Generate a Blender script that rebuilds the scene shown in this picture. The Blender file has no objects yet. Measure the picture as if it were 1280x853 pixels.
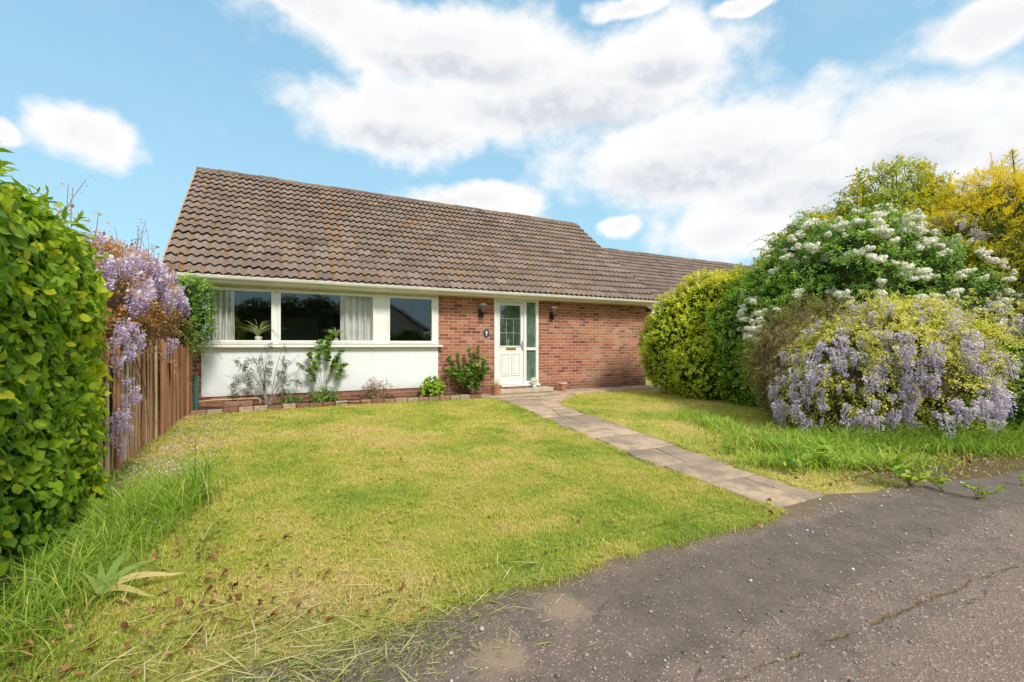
import bpy, bmesh, math, random
import numpy as np
random.seed(7); RNG = np.random.default_rng(11)
R = math.radians
scene = bpy.context.scene
COL = scene.collection
CAM = (-4.536, -9.79, 1.17)
# right and forward directions of the viewer on the ground plan; V(r, f) is a survey point in metres
RX, RY, FX, FY = 0.8895, -0.457, 0.457, 0.8895
def V(r, f): return (CAM[0] + RX*r + FX*f, CAM[1] + RY*r + FY*f)

# ---------------------------------------------------------------- node helpers
class NT:
    def __init__(s, tree): s.t = tree; s.n = tree.nodes; s.l = tree.links
    def node(s, typ, **kw):
        n = s.n.new(typ)
        for k, v in kw.items(): setattr(n, k, v)
        return n
    def put(s, sock, v):
        if isinstance(v, bpy.types.NodeSocket): s.l.new(v, sock)
        elif v is not None:
            if isinstance(v, (tuple, list)) and len(v) == 3 and sock.type == 'RGBA': v = (*v, 1)
            sock.default_value = v
    def m(s, op, a, b=None, c=None, clamp=False):
        n = s.node('ShaderNodeMath', operation=op, use_clamp=clamp)
        s.put(n.inputs[0], a)
        if b is not None: s.put(n.inputs[1], b)
        if c is not None: s.put(n.inputs[2], c)
        return n.outputs[0]
    def vm(s, op, a, b=None):
        n = s.node('ShaderNodeVectorMath', operation=op)
        s.put(n.inputs[0], a)
        if b is not None: s.put(n.inputs[1], b)
        return n.outputs['Value'] if op in ('LENGTH', 'DOT_PRODUCT') else n.outputs[0]
    def mix(s, f, a, b, mode='MIX'):
        n = s.node('ShaderNodeMix', data_type='RGBA', blend_type=mode)
        s.put(n.inputs[0], f); s.put(n.inputs[6], a); s.put(n.inputs[7], b)
        return n.outputs[2]
    def ramp(s, f, stops, interp='LINEAR'):
        n = s.node('ShaderNodeValToRGB'); cr = n.color_ramp; cr.interpolation = interp
        while len(cr.elements) < len(stops): cr.elements.new(0.5)
        for e, (p, c) in zip(cr.elements, stops):
            e.position = p; e.color = (*c, 1) if len(c) == 3 else c
        s.put(n.inputs[0], f); return n.outputs[0]
    def step(s, x, lo, hi):
        n = s.node('ShaderNodeMapRange', interpolation_type='SMOOTHSTEP')
        s.put(n.inputs[0], x); n.inputs[1].default_value = lo; n.inputs[2].default_value = hi
        n.inputs[3].default_value = 0; n.inputs[4].default_value = 1
        return n.outputs[0]
    def noise(s, vec, scale, detail=4, rough=.55, dist=0.0):
        n = s.node('ShaderNodeTexNoise'); s.put(n.inputs['Vector'], vec)
        n.inputs['Scale'].default_value = scale; n.inputs['Detail'].default_value = detail
        n.inputs['Roughness'].default_value = rough; n.inputs['Distortion'].default_value = dist
        return n.outputs[0]
    def voro(s, vec, scale, feature='F1'):
        n = s.node('ShaderNodeTexVoronoi', feature=feature); s.put(n.inputs['Vector'], vec)
        n.inputs['Scale'].default_value = scale
        return n
    def geo(s): return s.node('ShaderNodeNewGeometry').outputs['Position']
    def xyz(s, v):
        n = s.node('ShaderNodeSeparateXYZ'); s.put(n.inputs[0], v); return n.outputs
    def comb(s, x, y, z=0.0):
        n = s.node('ShaderNodeCombineXYZ'); s.put(n.inputs[0], x); s.put(n.inputs[1], y); s.put(n.inputs[2], z)
        return n.outputs[0]
    def bump(s, h, strength=.5, dist=.01):
        n = s.node('ShaderNodeBump'); s.put(n.inputs['Height'], h)
        n.inputs['Strength'].default_value = strength; n.inputs['Distance'].default_value = dist
        return n.outputs[0]
    def attr(s, name, out='Fac'): return s.node('ShaderNodeAttribute', attribute_name=name).outputs[out]

def new_mat(name):
    m = bpy.data.materials.new(name); m.use_nodes = True
    nt = NT(m.node_tree); nt.n.clear()
    out = nt.node('ShaderNodeOutputMaterial'); p = nt.node('ShaderNodeBsdfPrincipled')
    nt.l.new(p.outputs[0], out.inputs[0])
    return m, nt, p, out

def plain(name, col, rough=.5, metal=0, var=.12, scale=6, dirt=None, bump=.0, spec=.5):
    """painted / moulded surface with slight uneven weathering"""
    m, t, p, o = new_mat(name)
    g = t.geo()
    n = t.noise(g, scale, 5, .6)
    c = t.mix(t.step(n, .3, .75), tuple(x*(1-var) for x in col), tuple(min(1, x*(1+var*.4)) for x in col))
    if dirt:
        c = t.mix(t.m('MULTIPLY', t.step(t.noise(g, scale*3.1, 6, .7), .52, .75), .6), c, dirt)
    t.put(p.inputs['Base Color'], c)
    p.inputs['Roughness'].default_value = rough; p.inputs['Metallic'].default_value = metal
    p.inputs['Specular IOR Level'].default_value = spec
    if bump: t.put(p.inputs['Normal'], t.bump(t.noise(g, scale*12, 4), bump, .004))
    return m

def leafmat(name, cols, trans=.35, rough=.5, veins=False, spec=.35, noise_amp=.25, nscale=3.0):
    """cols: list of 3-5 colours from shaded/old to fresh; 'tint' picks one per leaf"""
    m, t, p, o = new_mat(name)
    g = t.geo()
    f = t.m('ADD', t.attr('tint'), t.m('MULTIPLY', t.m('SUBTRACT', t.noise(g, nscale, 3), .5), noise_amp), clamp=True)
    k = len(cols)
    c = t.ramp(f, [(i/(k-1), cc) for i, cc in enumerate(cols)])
    if veins:
        uv = t.xyz(t.attr('luv', 'Vector'))
        av = t.m('ABSOLUTE', uv[1])
        w = t.m('FRACT', t.m('MULTIPLY', t.m('SUBTRACT', uv[0], t.m('MULTIPLY', av, .9)), 8.0))
        w = t.m('ABSOLUTE', t.m('SUBTRACT', w, .5))
        vein = t.m('MULTIPLY', t.step(w, .36, .5), .55)
        rib = t.m('SUBTRACT', 1.0, t.step(av, .006, .022))
        c = t.mix(t.m('MAXIMUM', vein, rib), c, t.mix(.5, c, (.45, .6, .12)))
        c = t.mix(t.m('MULTIPLY', t.step(t.noise(g, 60, 4, .7), .56, .72), .35), c, (.30, .28, .05))
        t.put(p.inputs['Normal'], t.bump(t.m('SUBTRACT', w, vein), .6, .006))
    t.put(p.inputs['Base Color'], c)
    p.inputs['Roughness'].default_value = rough; p.inputs['Specular IOR Level'].default_value = spec
    tr = t.node('ShaderNodeBsdfTranslucent')
    t.put(tr.inputs[0], t.mix(.5, c, t.mix(1.0, c, (1.0, 1.0, .45), 'MULTIPLY')))
    mx = t.node('ShaderNodeMixShader'); mx.inputs[0].default_value = trans
    t.l.new(p.outputs[0], mx.inputs[1]); t.l.new(tr.outputs[0], mx.inputs[2]); t.l.new(mx.outputs[0], o.inputs[0])
    return m

# ---------------------------------------------------------------- object helpers
def wloc(o):
    x = y = z = 0
    while o is not None:
        x += o.location.x; y += o.location.y; z += o.location.z; o = o.parent
    return (x, y, z)
def tag(o, label=None, cat=None, group=None, kind=None):
    if label: o['label'] = label
    if cat: o['category'] = cat
    if group: o['group'] = group
    if kind: o['kind'] = kind
    return o
def thing(name, label, cat, loc, group=None, rotz=0):
    o = bpy.data.objects.new(name, None); o.empty_display_size = .1
    COL.objects.link(o); o.location = loc; o.rotation_euler = (0, 0, rotz)
    return tag(o, label, cat, group)
def link(name, me, mats, parent=None, smooth=False, origin=None, bevel=0):
    """mesh coordinates are in the world frame; origin moves the object's own origin there"""
    o = bpy.data.objects.new(name, me)
    for m in (mats if isinstance(mats, (list, tuple)) else [mats]): me.materials.append(m)
    COL.objects.link(o)
    off = np.array(wloc(parent) if parent is not None else (0, 0, 0), float)
    if origin is not None:
        o.location = tuple(np.array(origin) - off); off = np.array(origin, float)
    if parent is not None: o.parent = parent
    if np.any(off != 0) and len(me.vertices):
        a = np.empty(len(me.vertices)*3, np.float32); me.vertices.foreach_get('co', a)
        a = (a.reshape(-1, 3) - off).astype(np.float32); me.vertices.foreach_set('co', a.ravel())
    if smooth: me.polygons.foreach_set('use_smooth', [True]*len(me.polygons))
    if bevel:
        b = o.modifiers.new('edges', 'BEVEL'); b.width = bevel; b.segments = 2; b.limit_method = 'ANGLE'; b.angle_limit = R(40)
    me.update()
    return o

class MB:
    def __init__(s): s.v = []; s.f = []
    def add(s, vs, fs):
        o = len(s.v); s.v += [tuple(p) for p in vs]; s.f += [tuple(i+o for i in f) for f in fs]; return s
    def box(s, x0, x1, y0, y1, z0, z1):
        return s.add([(x0,y0,z0),(x1,y0,z0),(x1,y1,z0),(x0,y1,z0),(x0,y0,z1),(x1,y0,z1),(x1,y1,z1),(x0,y1,z1)],
                     [(0,3,2,1),(4,5,6,7),(0,1,5,4),(1,2,6,5),(2,3,7,6),(3,0,4,7)])
    def prism(s, poly, z0, z1):
        n = len(poly)
        return s.add([(x,y,z0) for x,y in poly]+[(x,y,z1) for x,y in poly],
                     [tuple(reversed(range(n))), tuple(range(n,2*n))]+[(i,(i+1)%n,n+(i+1)%n,n+i) for i in range(n)])
    def tube(s, pts, rad, n=7, cap=True):
        pts = [np.array(p, float) for p in pts]
        if not isinstance(rad, (list, tuple)): rad = [rad]*len(pts)
        rings = []; up0 = np.array((.13, .21, .97))
        for i, p in enumerate(pts):
            d = pts[min(i+1, len(pts)-1)] - pts[max(i-1, 0)]; d /= (np.linalg.norm(d)+1e-9)
            up = up0 if abs(d @ up0) < .95 else np.array((1., .1, 0))
            a = np.cross(d, up); a /= np.linalg.norm(a); b = np.cross(d, a)
            rings.append([p + rad[i]*(math.cos(2*math.pi*k/n)*a + math.sin(2*math.pi*k/n)*b) for k in range(n)])
        vs = [q for r in rings for q in r]
        fs = [(i*n+k, i*n+(k+1)%n, (i+1)*n+(k+1)%n, (i+1)*n+k) for i in range(len(pts)-1) for k in range(n)]
        if cap: fs += [tuple(range(n))[::-1], tuple((len(pts)-1)*n+k for k in range(n))]
        return s.add(vs, fs)
    def lathe(s, c, prof, n=20):
        vs = [(c[0]+r*math.cos(2*math.pi*k/n), c[1]+r*math.sin(2*math.pi*k/n), c[2]+z) for r, z in prof for k in range(n)]
        fs = [(i*n+k, i*n+(k+1)%n, (i+1)*n+(k+1)%n, (i+1)*n+k) for i in range(len(prof)-1) for k in range(n)]
        return s.add(vs, fs)
    def build(s, name, mat, parent=None, **kw):
        me = bpy.data.meshes.new(name); me.from_pydata(s.v, [], s.f); me.validate()
        return link(name, me, mat, parent, **kw)

def np_mesh(name, verts, flist, attrs=None, mat_idx=None):
    """flist: list of (n,k) int arrays"""
    me = bpy.data.meshes.new(name)
    me.vertices.add(len(verts)); me.vertices.foreach_set('co', np.asarray(verts, np.float32).ravel())
    flist = [f for f in flist if len(f)]
    loops = np.concatenate([f.ravel() for f in flist]).astype(np.int32)
    tot = np.concatenate([np.full(len(f), f.shape[1], np.int32) for f in flist])
    start = np.concatenate([[0], np.cumsum(tot)[:-1]]).astype(np.int32)
    me.loops.add(len(loops)); me.loops.foreach_set('vertex_index', loops)
    me.polygons.add(len(tot)); me.polygons.foreach_set('loop_start', start); me.polygons.foreach_set('loop_total', tot)
    if mat_idx is not None: me.polygons.foreach_set('material_index', mat_idx.astype(np.int32))
    for k, a in (attrs or {}).items():
        if a.ndim == 1:
            at = me.attributes.new(k, 'FLOAT', 'POINT'); at.data.foreach_set('value', a.astype(np.float32))
        else:
            at = me.attributes.new(k, 'FLOAT_VECTOR', 'POINT'); at.data.foreach_set('vector', a.astype(np.float32).ravel())
    me.update(calc_edges=True)
    return me

def unit(a): return a/(np.linalg.norm(a, axis=-1, keepdims=True)+1e-9)
def snoise(p, s=1.0, seed=0):
    """cheap smooth noise in about -1..1"""
    q = p*s; o = np.zeros(len(p)); k = np.random.default_rng(seed)
    for i in range(7):
        d = k.normal(size=3)*(1+.45*i); ph = k.uniform(0, 6.28, 2)
        o += np.sin(q @ d + ph[0] + 1.3*np.sin(q[:, [1,2,0]] @ d*.6 + ph[1]))/(1+.45*i)
    return o/3.0

# leaf templates: outline (u along, v across, w normal) and faces
T_OVAL = (np.array([(0,0,0),(.3,.22,.05),(.7,.2,.03),(1,0,-.1),(.7,-.2,.03),(.3,-.22,.05)]), [np.array([(0,1,2,3),(0,3,4,5)])])
T_BROAD = (np.array([(0,0,0),(.06,.24,.04),(.34,.43,.07),(.68,.33,.03),(.88,.12,-.05),(1.05,0,-.16),(.88,-.12,-.05),(.68,-.33,.03),(.34,-.43,.07),(.06,-.24,.04),(.35,0,0),(.7,0,-.03)]),
           [np.array([(0,1,2,10),(10,2,3,11),(11,3,4,5),(0,10,8,9),(10,11,7,8),(11,5,6,7)])])
T_LANCE = (np.array([(0,0,0),(.35,.11,.03),(.7,.09,0),(1,0,-.14),(.7,-.09,0),(.35,-.11,.03)]), [np.array([(0,1,2,3),(0,3,4,5)])])
T_PETAL = (np.array([(0,0,0),(.5,.42,.12),(1,0,.1),(.5,-.42,.12)]), [np.array([(0,1,2,3)])])
T_NEEDLE = (np.array([(0,.03,0),(.5,.1,.02),(1,0,0),(.5,-.1,.02)]), [np.array([(0,1,2,3)])])

def leaf_arrays(P, A, N, size, tint, tpl=T_OVAL, curl=None):
    """P base, A pointing axis, N approximate face normal"""
    T, fs = tpl; n = len(P); k = len(T)
    A = unit(A); B = unit(np.cross(N, A)); W = np.cross(A, B)
    size = np.broadcast_to(np.asarray(size, float), (n,))
    wmul = RNG.uniform(.8, 1.2, n)
    Wc = T[:, 2][None, :]*RNG.uniform(-.6, 1.8, n)[:, None]
    X = P[:, None, :] + size[:, None, None]*(T[None, :, 0, None]*A[:, None, :] + (T[None, :, 1]*wmul[:, None])[:, :, None]*B[:, None, :] + Wc[:, :, None]*W[:, None, :])
    F = [(np.arange(n)*k)[:, None, None] + f[None] for f in fs]
    F = [f.reshape(-1, f.shape[-1]) for f in F]
    luv = np.broadcast_to(T[None], (n, k, 3)).reshape(-1, 3)
    return X.reshape(-1, 3), F, np.repeat(tint, k), luv

class Cloud:
    """collects many leaf arrays into one mesh"""
    def __init__(s): s.V = []; s.F = {}; s.t = []; s.l = []; s.o = 0; s.m = {}
    def add(s, arr, mi=0):
        X, F, t, l = arr
        for f in F:
            k = (f.shape[1], mi); s.F.setdefault(k, []).append(f + s.o)
        s.V.append(X); s.t.append(t); s.l.append(l); s.o += len(X); return s
    def raw(s, X, F, tint=0.0, mi=0):
        return s.add((X, [F], np.full(len(X), tint, float), np.zeros((len(X), 3))), mi)
    def mesh(s, name, luv=False):
        Vv = np.concatenate(s.V); fl = []; mi = []
        for (k, i), ff in s.F.items():
            a = np.concatenate(ff); fl.append(a); mi.append(np.full(len(a), i))
        at = {'tint': np.concatenate(s.t)}
        if luv: at['luv'] = np.concatenate(s.l)
        return np_mesh(name, Vv, fl, at, np.concatenate(mi))
    def build(s, name, mats, parent=None, luv=False, **kw):
        return link(name, s.mesh(name, luv), mats, parent, **kw)

def blob_samples(blobs, n, inner=.9, amp=.12, ns=2.2, zmin=.03, seed=1, keep=None):
    """points on the union of ellipsoids (cx,cy,cz,rx,ry,rz), displaced by noise; returns P, outward N"""
    bl = np.array(blobs, float); w = (bl[:, 3]*bl[:, 5]+bl[:, 4]*bl[:, 5]+bl[:, 3]*bl[:, 4]); w /= w.sum()
    P = np.zeros((0, 3)); N = np.zeros((0, 3))
    while len(P) < n:
        idx = RNG.choice(len(bl), n*2, p=w); b = bl[idx]
        d = unit(RNG.normal(size=(n*2, 3)))
        nn = unit(d/b[:, 3:6]); 
        p0 = b[:, :3] + d*b[:, 3:6]
        disp = 1 + amp*snoise(p0, ns, seed) + amp*.5*snoise(p0, ns*2.9, seed+5)
        p = b[:, :3] + d*b[:, 3:6]*disp[:, None]
        ok = p[:, 2] > zmin
        for c in bl:
            q = (((p-c[:3])/c[3:6])**2).sum(1) < inner**2
            ok &= ~(q & ~np.all(b == c, axis=1))
        if keep is not None: ok &= keep(p)
        P = np.vstack([P, p[ok]]); N = np.vstack([N, nn[ok]])
    return P[:n], N[:n]

def core(cloud, blobs, scale=.8, mi=1, amp=.12, ns=2.2, seed=1, zmin=-.05):
    nu, nv = 28, 18
    for b in blobs:
        b = np.array(b, float)
        th = np.linspace(0, 2*np.pi, nu, endpoint=False); ph = np.linspace(.05, np.pi-.05, nv)
        T, Pp = np.meshgrid(th, ph)
        d = np.stack([np.sin(Pp)*np.cos(T), np.sin(Pp)*np.sin(T), np.cos(Pp)], -1).reshape(-1, 3)
        p0 = b[:3] + d*b[3:6]
        disp = scale*(1 + amp*snoise(p0, ns, seed) + amp*.5*snoise(p0, ns*2.9, seed+5))
        p = b[:3] + d*b[3:6]*disp[:, None]; p[:, 2] = np.maximum(p[:, 2], zmin)
        i, j = np.meshgrid(np.arange(nv-1), np.arange(nu), indexing='ij'); i = i.ravel(); j = j.ravel()
        F = np.stack([i*nu+j, (i+1)*nu+j, (i+1)*nu+(j+1) % nu, i*nu+(j+1) % nu], 1)
        cloud.raw(p, F, 0.0, mi)

def sprigs(cloud, P, N, k, length, leaf, tint, tpl=T_OVAL, spread=.9, up=.25, droop=.0, jit=.25, mi=0, flat=.5):
    """short shoots: from each P a shoot leaves along N, with k leaves set round it"""
    n = len(P); P = np.asarray(P); N = np.asarray(N)
    D = unit(N + RNG.normal(size=(n, 3))*jit + np.array([0, 0, up]))
    L = length*RNG.uniform(.6, 1.3, n)
    tint = np.broadcast_to(tint, (n,))
    a = unit(np.cross(D, RNG.normal(size=(n, 3)))); b = np.cross(D, a)
    ph0 = RNG.uniform(0, 6.28, n)
    for i in range(k):
        s = (i+.5)/k
        ph = ph0 + i*2.4
        side = np.cos(ph)[:, None]*a + np.sin(ph)[:, None]*b
        base = P + D*(L*(s-.35))[:, None]
        base[:, 2] -= droop*L*s*s
        A = unit(D*(1-spread*.75*(1-s*.5)) + side*spread + np.array([0, 0, -droop*s]) + RNG.normal(size=(n, 3))*.18)
        Nn = unit(N*flat + D*.6 - side*.3 + np.array([0, 0, .5]) + RNG.normal(size=(n, 3))*.35)
        sz = leaf*RNG.uniform(.5, 1.3, n)*(1-.25*s)
        cloud.add(leaf_arrays(base, A, Nn, sz, np.clip(tint + RNG.normal(size=n)*.1 + .22*(s-.4), 0, 1), tpl), mi)

def sprays(cloud, P, N, n, L, leaf, tint, tpl=T_OVAL, up=.6, droop=.5, k=4, steps=6, spread=.8, stem=None, mi=0):
    idx = RNG.choice(len(P), n, replace=len(P) < n)
    D = unit(N[idx]*.8 + RNG.normal(size=(n, 3))*.35 + np.array([0, 0, up])); LL = L*RNG.uniform(.35, 1.25, n)
    tt = np.clip(np.broadcast_to(tint, (len(P),))[idx] + RNG.normal(size=n)*.12 + .08, 0, 1)
    prev = None
    pts = []
    for q in range(steps+1):
        u = q/steps; p = P[idx] - N[idx]*.06 + D*(LL*u)[:, None]; p[:, 2] -= droop*LL*u*u; p[:, 2] = np.maximum(p[:, 2], .03); pts.append(p)
        if q: sprigs(cloud, p, unit(p-pts[-2]), k, .09, leaf*(1.1-.45*u), tt, tpl, spread=spread, up=.0, jit=.25, droop=.3, mi=mi)
    if stem is not None:
        for i in range(n): stem.tube([pts[0][i]-N[idx[i]]*.3+np.array([0, 0, -.1])] + [pts[q][i] for q in range(0, steps+1, 2)], [.007, .005, .004, .003, .0015][:1+len(range(0, steps+1, 2))], 4)

def stems(mb, base, tips, r0=.02, r1=.004, n=5, bow=.2, seg=5):
    for t in tips:
        b = np.array(base, float) + np.array([random.uniform(-.05, .05), random.uniform(-.05, .05), 0]); t = np.array(t, float)
        mid = (b+t)/2 + np.array([random.uniform(-1, 1), random.uniform(-1, 1), random.uniform(0, .6)])*bow*np.linalg.norm(t-b)*.4
        pts = [(1-u)**2*b + 2*u*(1-u)*mid + u*u*t for u in np.linspace(0, 1, seg)]
        mb.tube(pts, [r0+(r1-r0)*u for u in np.linspace(0, 1, seg)], n)

def place_clusters(name, root, variants, mats, X, limit=100, world_off=None):
    """X: list of (pos, scale, rotz, tilt). nearest 100 become parts of the plant, the rest one stuff part"""
    from mathutils import Matrix, Euler, Vector
    X = sorted(X, key=lambda q: (q[0][0]-CAM[0])**2+(q[0][1]-CAM[1])**2+(q[0][2]-CAM[2])**2)
    off = wloc(root)
    for i, (p, s, rz, tl) in enumerate(X[:limit]):
        o = bpy.data.objects.new(name, variants[i % len(variants)]); COL.objects.link(o)
        o.parent = root; o.location = (p[0]-off[0], p[1]-off[1], p[2]-off[2])
        o.rotation_euler = (tl*math.cos(rz), tl*math.sin(rz), rz*3); o.scale = (s, s, s)
    rest = X[limit:]
    if rest:
        Vs = []; Fs = []; ts = []; o = 0
        for i, (p, s, rz, tl) in enumerate(rest):
            me = variants[i % len(variants)]
            a = np.empty(len(me.vertices)*3, np.float32); me.vertices.foreach_get('co', a); a = a.reshape(-1, 3)
            M = np.array(Euler((tl*math.cos(rz), tl*math.sin(rz), rz*3)).to_matrix())
            Vs.append((a @ M.T)*s + np.array(p))
            lp = np.empty(len(me.loops), np.int32); me.loops.foreach_get('vertex_index', lp)
            Fs.append(lp.reshape(-1, 4) + o); o += len(a)
            tt = np.empty(len(a), np.float32); me.attributes['tint'].data.foreach_get('value', tt); ts.append(tt)
        me = np_mesh(name, np.concatenate(Vs), [np.concatenate(Fs)], {'tint': np.concatenate(ts)})
        tag(link(name, me, mats, root), kind='stuff')
# ---------------------------------------------------------------- materials
def brick_mat(name, pale=True):
    m, t, p, o = new_mat(name)
    g = t.geo(); x, y, z = t.xyz(g)[:3]
    wob = t.m('MULTIPLY', t.m('SUBTRACT', t.noise(g, 9, 3), .5), .008)
    u = t.m('ADD', t.m('ADD', x, y), wob)
    zz = t.m('ADD', z, t.m('MULTIPLY', t.m('SUBTRACT', t.noise(g, 6, 3), .5), .008))
    r = t.m('DIVIDE', zz, .075); row = t.m('FLOOR', r); fz = t.m('FRACT', r)
    c0 = t.m('ADD', t.m('DIVIDE', u, .225), t.m('MULTIPLY', t.m('MODULO', t.m('ABSOLUTE', row), 2.0), .5))
    col = t.m('FLOOR', c0); fx = t.m('FRACT', c0)
    wn = t.node('ShaderNodeTexWhiteNoise', noise_dimensions='2D'); t.put(wn.inputs['Vector'], t.comb(col, row))
    rnd = wn.outputs['Value']
    wn2 = t.node('ShaderNodeTexWhiteNoise', noise_dimensions='2D'); t.put(wn2.inputs['Vector'], t.comb(t.m('ADD', col, 31.7), t.m('ADD', row, 9.2)))
    ex = t.m('MULTIPLY', t.m('MINIMUM', fx, t.m('SUBTRACT', 1.0, fx)), .225)
    ez = t.m('MULTIPLY', t.m('MINIMUM', fz, t.m('SUBTRACT', 1.0, fz)), .075)
    e = t.m('ADD', t.m('MINIMUM', ex, ez), t.m('MULTIPLY', t.m('SUBTRACT', t.noise(g, 70, 3), .5), .006))
    body = t.step(e, .0035, .0075)
    bc = t.ramp(rnd, [(0, (.15,.06,.05)), (.12, (.24,.085,.06)), (.28, (.34,.115,.075)), (.6, (.40,.145,.09)), (.85, (.45,.185,.115)), (1, (.49,.25,.16))])
    fine = t.noise(t.vm('MULTIPLY', g, (1., 1., 2.5)), 38, 6, .7)
    bc = t.mix(t.m('MULTIPLY', t.step(fine, .45, .72), .65), bc, (.13,.05,.04))
    bc = t.mix(t.m('MULTIPLY', t.step(wn2.outputs['Value'], .86, .96), .45), bc, (.13,.06,.055))
    mort = t.mix(t.noise(g, 25, 4), (.42,.32,.24), (.62,.50,.38))
    if pale:
        big = t.step(t.noise(t.vm('MULTIPLY', g, (1., 1., 1.6)), 1.1, 4, .6), .42, .68)
        lo = t.step(z, 1.9, .6)
        right = t.step(x, 1.8, 3.2)
        blo = t.m('MULTIPLY', t.m('MULTIPLY', big, t.m('ADD', .25, t.m('MULTIPLY', right, .75))), t.step(z, 2.2, 1.5))
        bc = t.mix(t.m('MULTIPLY', blo, .38), bc, (.62,.42,.27))
        damp = t.m('MULTIPLY', t.step(t.m('ADD', z, t.m('MULTIPLY', t.noise(g, 4, 3), .2)), .42, .12), .55)
        bc = t.mix(damp, bc, (.14,.07,.05)); mort = t.mix(damp, mort, (.16,.12,.09))
    t.put(p.inputs['Base Color'], t.mix(body, mort, bc))
    p.inputs['Roughness'].default_value = .85; p.inputs['Specular IOR Level'].default_value = .2
    h = t.m('ADD', body, t.m('MULTIPLY', fine, .35))
    t.put(p.inputs['Normal'], t.bump(h, .8, .006))
    return m

def tile_mat(name, moss=1.0, base=((.13,.092,.072), (.235,.175,.145), (.33,.255,.215))):
    m, t, p, o = new_mat(name)
    g = t.geo()
    c = t.ramp(t.attr('tint'), [(0, base[0]), (.5, base[1]), (1, base[2])])
    butt_shade = t.attr('butt_shade')
    n = t.noise(g, 22, 6, .7)
    c = t.mix(t.m('MULTIPLY', t.step(n, .42, .75), .65), c, (.085,.062,.05))
    blot = t.noise(g, 45, 5, .65)
    c = t.mix(t.m('MULTIPLY', t.step(blot, .6, .72), .65), c, (.44,.38,.31))        # pale lichen
    col = t.attr('moss')
    mm = t.m('MULTIPLY', t.m('MULTIPLY', t.step(t.m('ADD', t.noise(g, 16, 5, .7), t.m('MULTIPLY', col, .075)), .55, .68), moss), .85)
    c = t.mix(mm, c, t.mix(t.noise(g, 30, 3), (.27,.11,.02), (.44,.23,.05)))
    c = t.mix(t.step(butt_shade, .4, .9), c, t.mix(t.m('MULTIPLY', mm, .6), (.026,.020,.017), (.09,.05,.02)))  # butt edges painted near-black as the shadow line of each course
    t.put(p.inputs['Base Color'], c)
    p.inputs['Roughness'].default_value = .9; p.inputs['Specular IOR Level'].default_value = .15
    t.put(p.inputs['Normal'], t.bump(t.m('ADD', n, t.m('MULTIPLY', mm, .8)), .6, .01))
    return m

def glass_mat(name, ior=1.55, tintc=(.99,.99,.98), rough=0.0, frost=0.0):
    m, t, p, o = new_mat(name)
    t.n.remove(p)
    ge = t.node('ShaderNodeNewGeometry'); cosv = t.m('ABSOLUTE', t.vm('DOT_PRODUCT', ge.outputs['Normal'], ge.outputs['Incoming']))
    f0 = ((ior-1)/(ior+1))**2
    frv = t.m('ADD', f0, t.m('MULTIPLY', 1-f0, t.m('POWER', t.m('SUBTRACT', 1.0, cosv), 5.0)))
    gl = t.node('ShaderNodeBsdfGlossy'); gl.inputs['Roughness'].default_value = rough; gl.inputs[0].default_value = (.95,.97,1,1)
    g = t.geo(); t.put(gl.inputs['Normal'], t.bump(t.noise(g, 1.6, 1), .12, .02))
    tr = t.node('ShaderNodeBsdfTransparent'); tr.inputs[0].default_value = (*tintc, 1)
    trs = tr.outputs[0]
    if frost:
        df_ = t.node('ShaderNodeBsdfDiffuse'); t.put(df_.inputs[0], t.mix(t.step(t.noise(t.vm('MULTIPLY', g, (1., 1., .3)), 9, 5), .3, .7), (.10,.17,.13), (.24,.33,.27)))
        m2 = t.node('ShaderNodeMixShader'); m2.inputs[0].default_value = frost*2
        t.l.new(trs, m2.inputs[1]); t.l.new(df_.outputs[0], m2.inputs[2]); trs = m2.outputs[0]
    mx = t.node('ShaderNodeMixShader'); t.put(mx.inputs[0], t.m('MULTIPLY', frv, 2.0, clamp=True))
    t.l.new(trs, mx.inputs[1]); t.l.new(gl.outputs[0], mx.inputs[2]); t.l.new(mx.outputs[0], o.inputs[0])
    return m

def bark_mat(name, a, b, scale=20):
    m, t, p, o = new_mat(name)
    g = t.vm('MULTIPLY', t.geo(), (1., 1., .25))
    n = t.noise(g, scale, 6, .7)
    t.put(p.inputs['Base Color'], t.mix(t.step(n, .35, .7), a, b)); p.inputs['Roughness'].default_value = .9
    p.inputs['Specular IOR Level'].default_value = .15
    t.put(p.inputs['Normal'], t.bump(n, .7, .01))
    return m

MAT = {}
MAT['brick'] = brick_mat('facing_brick')
MAT['brick_plain'] = brick_mat('side_brick', False)
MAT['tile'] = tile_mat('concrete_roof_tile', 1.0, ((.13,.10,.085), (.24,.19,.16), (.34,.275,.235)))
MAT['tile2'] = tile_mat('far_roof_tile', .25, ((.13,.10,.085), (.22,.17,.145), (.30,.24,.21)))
MAT['upvc'] = plain('white_upvc', (.80,.81,.80), .32, var=.05, dirt=(.62,.62,.56))
MAT['gutter'] = plain('cream_gutter', (.86,.82,.75), .35, var=.08, scale=3, dirt=(.60,.57,.44))
MAT['soffit'] = plain('cream_soffit', (.82,.78,.60), .5, var=.1, scale=3)
MAT['glass'] = glass_mat('window_glass')
MAT['obscure'] = glass_mat('door_glass', 1.5, (.62,.74,.66), .04, .30)
MAT['doorglass'] = glass_mat('leaded_door_glass', 1.55, (.8,.88,.82), .01, .09)
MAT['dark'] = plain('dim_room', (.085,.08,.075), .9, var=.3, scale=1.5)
MAT['curtain'] = None
MAT['lead'] = plain('lead_came', (.50,.52,.52), .45, metal=.3)
MAT['brass'] = plain('worn_brass', (.62,.43,.13), .35, metal=.8, scale=40)
MAT['black'] = plain('black_metal', (.02,.022,.024), .4)
MAT['steel'] = plain('brushed_steel', (.45,.45,.45), .35, metal=.9)
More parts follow.
